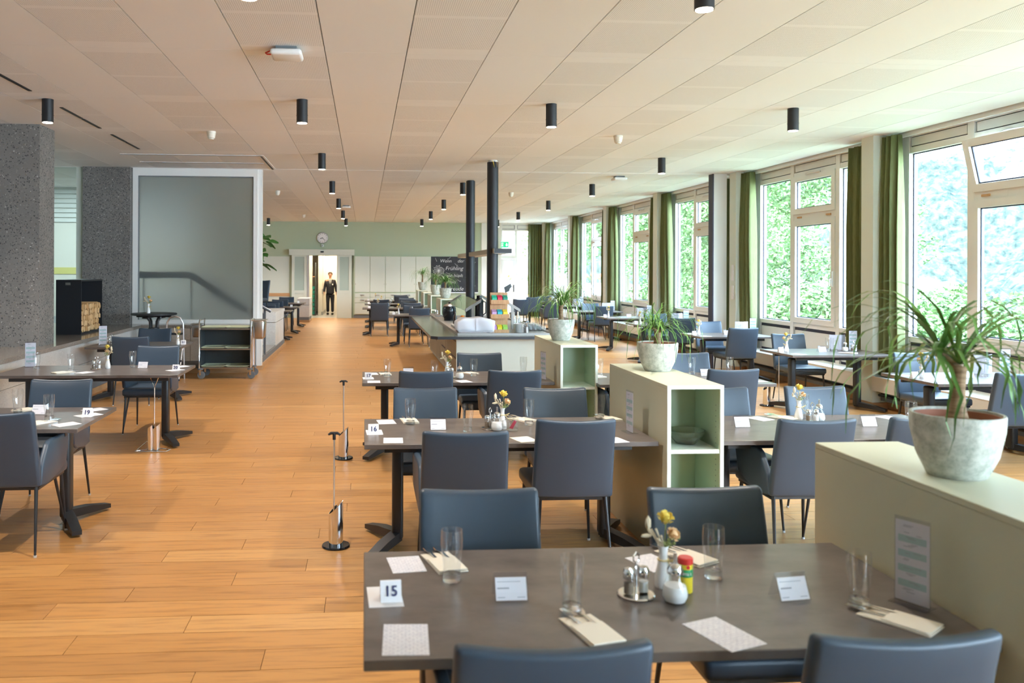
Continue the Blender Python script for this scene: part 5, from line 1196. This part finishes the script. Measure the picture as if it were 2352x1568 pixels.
se = thing('motion_sensor', 'small white motion sensor below the wall clock', 'sensor', (-1.52,YB,2.55)); O('sensor_box', rbox('sensor_box', M_plast, .09,.05,.09,.012,2,off=(0,-.025,0)), se); O('sensor_lens', MB().ico((0,-.05,.045),.02,1).mesh('sensor_lens', M_black), se)
bb = thing('chalkboard', 'black chalkboard with handwritten German spring verse', 'board', (3.25,YB-.01,.93))
O('board', MB().box(-.86,-.02,0,.86,0,1.29).mesh('board', M_board, 0), bb); O('chalk_ledge', MB().box(-.86,-.06,-.03,.86,0,0).mesh('chalk_ledge', M_alu, 0), bb)
for s_, x, z, sz in (('Wenn',-.33,1.13,.17),('der',.22,1.13,.17),('Frühling',-.02,.86,.20),('dann hüpft',-.05,.60,.16),('Herz',-.10,.36,.14),('Freude',.04,.12,.20)):
    O('chalk_writing', text_mesh(s_, sz, M_chalk, .001, .25, -.002), bb, (x,-.0215,z), (PI/2,0,0))
dn = MB(); rnd = random.Random(6)
for k in range(22):
    a = 2*PI*k/22; L = rnd.uniform(.13,.21); cx_, cz_ = -.58, .78
    e = (cx_+L*math.cos(a),-.022,cz_+L*math.sin(a)); dn.tube([(cx_,-.022,cz_), e], .003, 4); dn.ico(e, .016, 1, (1,.2,1))
dn.tube([(-.58,-.022,.78),(-.62,-.022,.5),(-.66,-.022,.2)], .006, 4)
dn.ico((-.58,-.022,.78),.03,1,(1,.2,1))
O('chalk_dandelion', dn.mesh('chalk_dandelion', M_chalk), bb)
for k, (x, z, a) in enumerate(((-.68,1.18,2.0),(-.2,1.23,.7),(.05,1.0,2.4),(-.25,.68,2.7),(.15,.42,2.6),(.72,1.05,.8),(.7,.2,.6))):
    dx, dz = .07*math.cos(a), .07*math.sin(a)
    O('chalk_seed', MB().tube([(x-dx,-.022,z-dz),(x+dx,-.022,z+dz)], .003, 4).tube([(x-dx-.02,-.022,z-dz+.01),(x-dx,-.022,z-dz),(x-dx+.0,-.022,z-dz+.03)], .003, 4).mesh('chalk_seed', M_chalk), bb)
for x, z in ((.48,.52),(.66,.64)):
    O('chalk_tulip', MB().tube([(x-.06,-.022,z+.1),(x-.07,-.022,z),(x,-.022,z-.07),(x+.06,-.022,z),(x+.05,-.022,z+.1),(x,-.022,z+.04)], .004, 4, closed=True).mesh('chalk_tulip', M_chalk), bb)
    O('chalk_petal', MB().box(x-.045,-.0215,z-.035,x+.035,-.021,z+.03).mesh('chalk_petal', M_chalkp), bb)
ex = thing('exit_sign', 'green emergency exit sign by the garden door', 'sign', (5.02,YB-.4,2.55))
O('sign_housing', MB().box(-.15,-.03,.20,.15,.03,.235).tube([(-.1,0,.235),(-.1,0,.90)],.006,6).tube([(.1,0,.235),(.1,0,.90)],.006,6).mesh('sign_housing', M_alu, 0), ex)
O('sign_panel', MB().box(-.14,-.01,0,.14,.01,.20).mesh('sign_panel', M_exit, 0), ex)
O('arrow', MB().prism([(.05,.16),(.05,.10),(.02,.10),(.07,.04),(.12,.10),(.09,.10),(.09,.16)], -.013, -.0105, 'y').mesh('arrow', M_exitw, 0), ex)
O('door_pictogram', MB().prism([(-.12,.03),(-.105,.03),(-.105,.155),(-.05,.155),(-.05,.17),(-.12,.17)], -.013,-.0105,'y').ico((-.065,-.012,.14),.012,1,(1,.2,1)).tube([(-.07,-.012,.125),(-.08,-.012,.085),(-.06,-.012,.065),(-.07,-.012,.035)],.007,4).tube([(-.08,-.012,.085),(-.095,-.012,.05)],.007,4).tube([(-.085,-.012,.105),(-.055,-.012,.115)],.005,4).mesh('door_pictogram', M_exitw), ex)
bs = thing('bird_sticker', 'dark leaf-shaped sticker on the garden door glass', 'sticker', (5.20,YB-.014,.98)); O('sticker', MB().prism([(-.14,.14),(.11,.28),(.16,.15),(.09,.08),(.06,-.02),(-.10,-.08),(-.12,.02)], -.002,0,'y').mesh('sticker', M_trol, 0), bs)

# ---------------------------------------------------------------- man in the doorway
mn = thing('person', 'man in a dark suit and tie walking towards us through the doorway', 'person', (-1.33,32.1,0), PI)
def skin(name, verts, edges, m, parent, sub=2, root=0):
    me = bpy.data.meshes.new(name); me.from_pydata([v[:3] for v in verts], edges, []); me.materials.append(m)
    o = O(name, me, parent); s_ = o.modifiers.new('skin','SKIN'); s_.use_smooth_shade = True
    for i, v in enumerate(verts):
        d = me.skin_vertices[0].data[i]; d.radius = (v[3], v[4] if len(v) > 4 else v[3]); d.use_root = (i == root)
    o.modifiers.new('sub','SUBSURF').levels = sub; o.modifiers['sub'].render_levels = sub; return o
# local +Y is his forward direction
body_v = [(0,0,.84,.07),(0,0,1.12,.09),(0,.0,1.32,.06),(0,.01,1.38,.045),(0,.015,1.44,.052),(0,.02,1.50,.072,.085),(0,.015,1.56,.07,.085),(0,.01,1.60,.045,.055),
 (.17,0,1.30,.045),(.21,-.02,1.05,.036),(.235,.05,.84,.026),(.235,.07,.80,.026,.016),(-.17,0,1.30,.045),(-.21,.0,1.05,.036),(-.23,-.02,.84,.026),(-.23,-.01,.80,.026,.016),
 (.085,0,.80,.045),(.09,.06,.44,.038),(.09,-.02,.09,.03),(-.085,0,.80,.045),(-.09,.03,.44,.038),(-.095,.08,.09,.035)]
body_e = [(0,1),(1,2),(2,3),(3,4),(4,5),(5,6),(6,7),(2,8),(8,9),(9,10),(10,11),(2,12),(12,13),(13,14),(14,15),(0,16),(16,17),(17,18),(0,19),(19,20),(20,21)]
skin('body', body_v, body_e, M_skin, mn)
for sx, by in ((1,.07),(-1,-.01)):
    for k in range(4):
        y = by-.02+.014*k; L = (.055,.065,.062,.048)[k]
        skin('finger', [(sx*.235,y,.80,.009),(sx*.238,y+.004,.80-L*.55,.008),(sx*.228,y+.010,.80-L,.006)], [(0,1),(1,2)], M_skin, mn, 1)
    skin('thumb', [(sx*.232,by+.015,.81,.010),(sx*.222,by+.045,.785,.009),(sx*.215,by+.052,.755,.007)], [(0,1),(1,2)], M_skin, mn, 1)
skin('jacket', [(0,0,.74,.175,.12),(0,0,.92,.165,.125),(0,0,1.10,.17,.13),(0,0,1.26,.16,.115),(0,-.01,1.345,.075,.07),(.165,-.005,1.29,.068),(.215,-.02,1.05,.055),(.235,.04,.86,.043),(-.165,-.005,1.29,.068),(-.215,0,1.05,.055),(-.23,-.015,.86,.043)],
 [(0,1),(1,2),(2,3),(3,4),(3,5),(5,6),(6,7),(3,8),(8,9),(9,10)], M_suit, mn)
skin('trousers', [(0,0,.88,.145,.118),(.085,.01,.72,.098),(.09,.06,.44,.068),(.09,-.02,.09,.06),(-.085,0,.72,.095),(-.09,.03,.44,.068),(-.095,.08,.09,.06)], [(0,1),(1,2),(2,3),(0,4),(4,5),(5,6)], M_suit, mn)
O('shirt_front', MB().prism([(-.05,1.375),(.05,1.375),(.035,1.25),(0,1.08),(-.035,1.25)], .10, .128, 'y').mesh('shirt_front', M_shirt), mn)
O('tie', MB().prism([(-.014,1.36),(.014,1.36),(.022,1.12),(0,1.07),(-.022,1.12)], .128, .136, 'y').mesh('tie', M_trol), mn)
O('badge', MB().box(-.115,.118,1.14,-.075,.135,1.19).mesh('badge', M_paper), mn)
for x, y in ((.09,-.02),(-.095,.08)): O('shoe', rbox('shoe', M_shoe, .095,.27,.08,.03,2,off=(x,y+.06,0)), mn)
O('hair', MB().lathe([(.078,1.525),(.090,1.56),(.086,1.60),(.055,1.635),(.001,1.645)],18,(0,-.012,0)).mesh('hair', M_hair), mn)
for sx in (-1,1):
    O('eye', MB().ico((sx*.03,.098,1.525),.010,1).mesh('eye', M_black), mn); O('ear', MB().ico((sx*.084,.01,1.51),.022,1,(.4,.8,1.2)).mesh('ear', M_skin), mn)
O('nose', MB().ico((0,.108,1.50),.014,1,(.8,1,1.4)).mesh('nose', M_skin), mn); O('mouth', MB().box(-.022,.092,1.462,.022,.099,1.468).mesh('mouth', mat('lips', (.35,.10,.08), .6)), mn)
O('spectacles', MB().box(-.065,.103,1.535,.065,.108,1.54).mesh('spectacles', M_black), mn)
cl = bpy.data.lights.new('corridor_lamp','AREA'); cl.energy = 24; cl.size = .9; cl.color = (1,.80,.55); clo = bpy.data.objects.new('corridor_lamp', cl); C.objects.link(clo); clo.location = (-1.4,31.0,2.58)
clo2 = bpy.data.objects.new('corridor_lamp', cl); C.objects.link(clo2); clo2.location = (-1.3,33.3,2.58)
l2 = bpy.data.lights.new('stair_fill_light','AREA'); l2.energy = 60; l2.size = 1.6; l2.color = (.86,.94,1); l2o = bpy.data.objects.new('stair_fill_light', l2); C.objects.link(l2o); l2o.location = (-5.8,15.9,3.42)  # daylight-coloured area light added to brighten the space behind the screen and glass

# ---------------------------------------------------------------- outdoors
def gmat(N, b):
    n = noise_t(N, coord(N,'Object'), .9, 5); setc(N, b, ramp(N, n, [(.3,(.18,.22,.12)),(.6,(.30,.33,.20)),(.75,(.42,.42,.30))]))
M_grass = mat('meadow', rough=.9, build=gmat)
def mtn(N, b):
    v = coord(N,'Object'); n1 = noise_t(N, v, .022, 6, .62); n2 = noise_t(N, v, .75, 7, .70); n3 = noise_t(N, v, .05, 5, .6)
    tree = ramp(N, n2, [(.38,(.024,.033,.029)),(.5,(.050,.064,.050)),(.60,(.088,.102,.078))])
    rock = ramp(N, n3, [(.35,(.18,.178,.17)),(.6,(.34,.335,.32))])
    f = ramp(N, n1, [(.49,(0,0,0)),(.53,(1,1,1))]); f2 = ramp(N, n2, [(.40,(.1,.1,.1)),(.50,(1,1,1))]); setc(N, b, mix(N, mix(N,1.0,f,f2,'MULTIPLY'), tree, rock))
M_mtn = mat('mountain_forest', rough=1, spec=0, build=mtn)
M_tree = mat('tree_leaf', rough=.6, spec=.2, build=lambda N,b: setc(N,b,ramp(N, nd(N,'ShaderNodeNewGeometry').outputs['Random Per Island'], [(0,(.07,.13,.045)),(.5,(.13,.22,.08)),(1,(.24,.32,.14))])))
M_bark = mat('bark', (.16,.12,.09), .9)
def gh(x, y):
    near_ = -1.2 if y < 20 else -1.2 + min(1,(y-20)/8)*1.05
    d = max(0, x-13-max(0,(y-22)*.55)); return near_ - d*.30 + .25*noise.noise(Vector((x*.2,y*.2,0)))
m = MB(); v = []; nx, ny = 50, 60
for j in range(ny+1):
    for i in range(nx+1):
        x = 7.1 + 65*i/nx; y = -20+130*j/ny; v.append((x,y,gh(x,y)))
m.add(v, [(j*(nx+1)+i, j*(nx+1)+i+1, (j+1)*(nx+1)+i+1, (j+1)*(nx+1)+i) for j in range(ny) for i in range(nx)])
S('ground_slope', m.mesh('ground_slope', M_grass, 80))
m = MB(); v = []; nr, na = 170, 210
for j in range(nr+1):
    for i in range(na+1):
        a = math.radians(4+96*i/na); r_ = 95+330*j/nr; x, y = r_*math.sin(a), r_*math.cos(a)
        z = -32 + (r_-95)*.60 + 26*noise.fractal(Vector((x*.011,y*.011,0)),1.0,2.0,5) + 3.2*noise.noise(Vector((x*.16,y*.16,1))) + 1.6*noise.noise(Vector((x*.45,y*.45,3)))
        v.append((x,y,z))
m.add(v, [(j*(na+1)+i, j*(na+1)+i+1, (j+1)*(na+1)+i+1, (j+1)*(na+1)+i) for j in range(nr) for i in range(na)])
S('mountain_side', m.mesh('mountain_side', M_mtn, 180))
def crown(seed, n, blobs, leaf):
    rnd = random.Random(seed); m = MB(); v = []; f = []
    for k in range(n):
        bx_, by_, bz, br, bh = blobs[rnd.randrange(len(blobs))]
        d = Vector((rnd.gauss(0,1),rnd.gauss(0,1),rnd.gauss(0,1))).normalized()*(rnd.random()**.33)
        p = Vector((bx_+d.x*br, by_+d.y*br, bz+d.z*bh))
        a = Vector((rnd.gauss(0,1),rnd.gauss(0,1),rnd.gauss(0,.6))).normalized()*leaf*rnd.uniform(.6,1.2); b_ = a.cross(Vector((rnd.gauss(0,1),rnd.gauss(0,1),rnd.gauss(0,1)))).normalized()*leaf*rnd.uniform(.35,.6)
        i = len(v); v += [p-a,p+b_,p+a,p-b_]; f.append((i,i+1,i+2,i+3))
    m.add(v, f); me = bpy.data.meshes.new('crown'); me.from_pydata(m.v,[],m.f); me.materials.append(M_tree); return me
rnd = random.Random(21)
def blobs(kind):
    if kind == 'larch': return [(rnd.uniform(-1,1)*(1.0-z/13)*2.4, rnd.uniform(-1,1)*(1.0-z/13)*2.4, z, 1.1*(1.15-z/13), .55) for z in [1.5+.5*i for i in range(23)] for _ in range(2)]
    if kind == 'round': return [(rnd.uniform(-2,2),rnd.uniform(-2,2),rnd.uniform(2.2,6.5),1.25,1.0) for _ in range(18)]
    return [(rnd.uniform(-1.3,1.3),rnd.uniform(-1.3,1.3),rnd.uniform(.4,2.1),.8,.6) for _ in range(12)]
crowns = {k: crown(i, {'larch':26000,'round':24000,'bush':13000}[k], blobs(k), {'larch':.07,'round':.09,'bush':.07}[k]) for i, k in enumerate(('larch','round','bush'))}
TL = {'larch':'tall feathery light green tree outside %s','round':'round leafy tree outside %s','bush':'leafy green shrub outside %s'}
TR = [('larch',13.2,22.5,1,'the second window, right pane'),('larch',12.0,24.8,.95,'the second window, left pane'),('bush',11.6,19.4,1.1,'low at the second window'),('bush',10.9,20.6,1.0,'low left at the second window'),
 ('round',12.5,29.5,1.15,'the third window'),('larch',11.2,27.5,.8,'the third window, near its left jamb'),('bush',10.6,23.8,.9,'low at the third window'),('round',15.5,36.0,1.1,'the fourth window'),('bush',12.2,31.5,1.3,'low at the fourth window'),
 ('round',14.4,45,1.3,'the fifth window'),('round',14.0,54,1.3,'the sixth window'),('bush',14.5,18.2,1.25,'low at the first window'),('bush',17.5,20.5,1.5,'low left at the first window'),('bush',15.2,15.0,1.5,'low right at the first window'),('round',22,48,1.4,'far behind the fourth window')]
for k, x, y, s_, wq in TR:
    t = thing('tree' if k != 'bush' else 'shrub', TL[k] % wq, 'tree' if k != 'bush' else 'shrub', (x,y,gh(x,y)-.1), rnd.uniform(0,6)); t.scale = (s_,)*3
    O('crown', crowns[k], t)
    hh = {'larch':12,'round':4.5,'bush':1.2}[k]; O('trunk', MB().tube([(0,0,0),(.05,.03,hh*.5),(0,0,hh)], [.2*s_ if k != 'bush' else .06,.12 if k != 'bush' else .04,.03], 7).mesh('trunk', M_bark), t)
# garden terrace and house beyond the garden door
te = S('terrace', MB().box(2.0,YB+.3,-.25, 22,48,-.12).mesh('terrace', M_stone, 0))
gw = S('garden_wall', MB().box(4,44,-.2, 14,44.4,1.05).mesh('garden_wall', M_white, 0))
fl_ = MB(); fm = MB(); rnd = random.Random(5)
for k in range(160):
    p = (rnd.uniform(4.5,13.5), rnd.uniform(44.0,44.35), 1.16+rnd.uniform(.05,.35)); (fl_ if k % 2 else fm).ico(p, .09, 1, jit=.3)
fbx = thing('flower_bed', 'row of red and orange flowers on the terrace wall outside', 'flower bed', (0,0,0)); O('blossoms', fl_.mesh('blossoms', mat('blossom', (.75,.16,.05), .7)), fbx, kind='stuff'); O('greenery', fm.mesh('greenery', M_tree), fbx, kind='stuff')
hs = thing('house', 'cream house with a brown roof beyond the terrace', 'house', (11.5,66,-.5))
O('wall', MB().box(-6,0,0,6,8,5.2).mesh('wall', M_white, 0), hs); O('upper_wall', MB().box(-6.05,-.05,2.7,6.05,8.05,4.7).mesh('upper_wall', M_facade, 0), hs)
O('roof', MB().prism([(-1.2,5.0),(4,8.4),(9.2,5.0)], -7, 7, 'x').mesh('roof', M_roof, 0), hs)
for x in (-4.5,-2.5,-.5,1.5,3.5): O('window', MB().box(x,-.12,2.9,x+1.0,-.04,4.4).mesh('window', M_white, 0), hs); 
for x in (-4.0,0.0,3.0): O('shutter', MB().box(x,-.1,.9,x+.9,-.02,2.2).mesh('shutter', M_panelw, 0), hs)
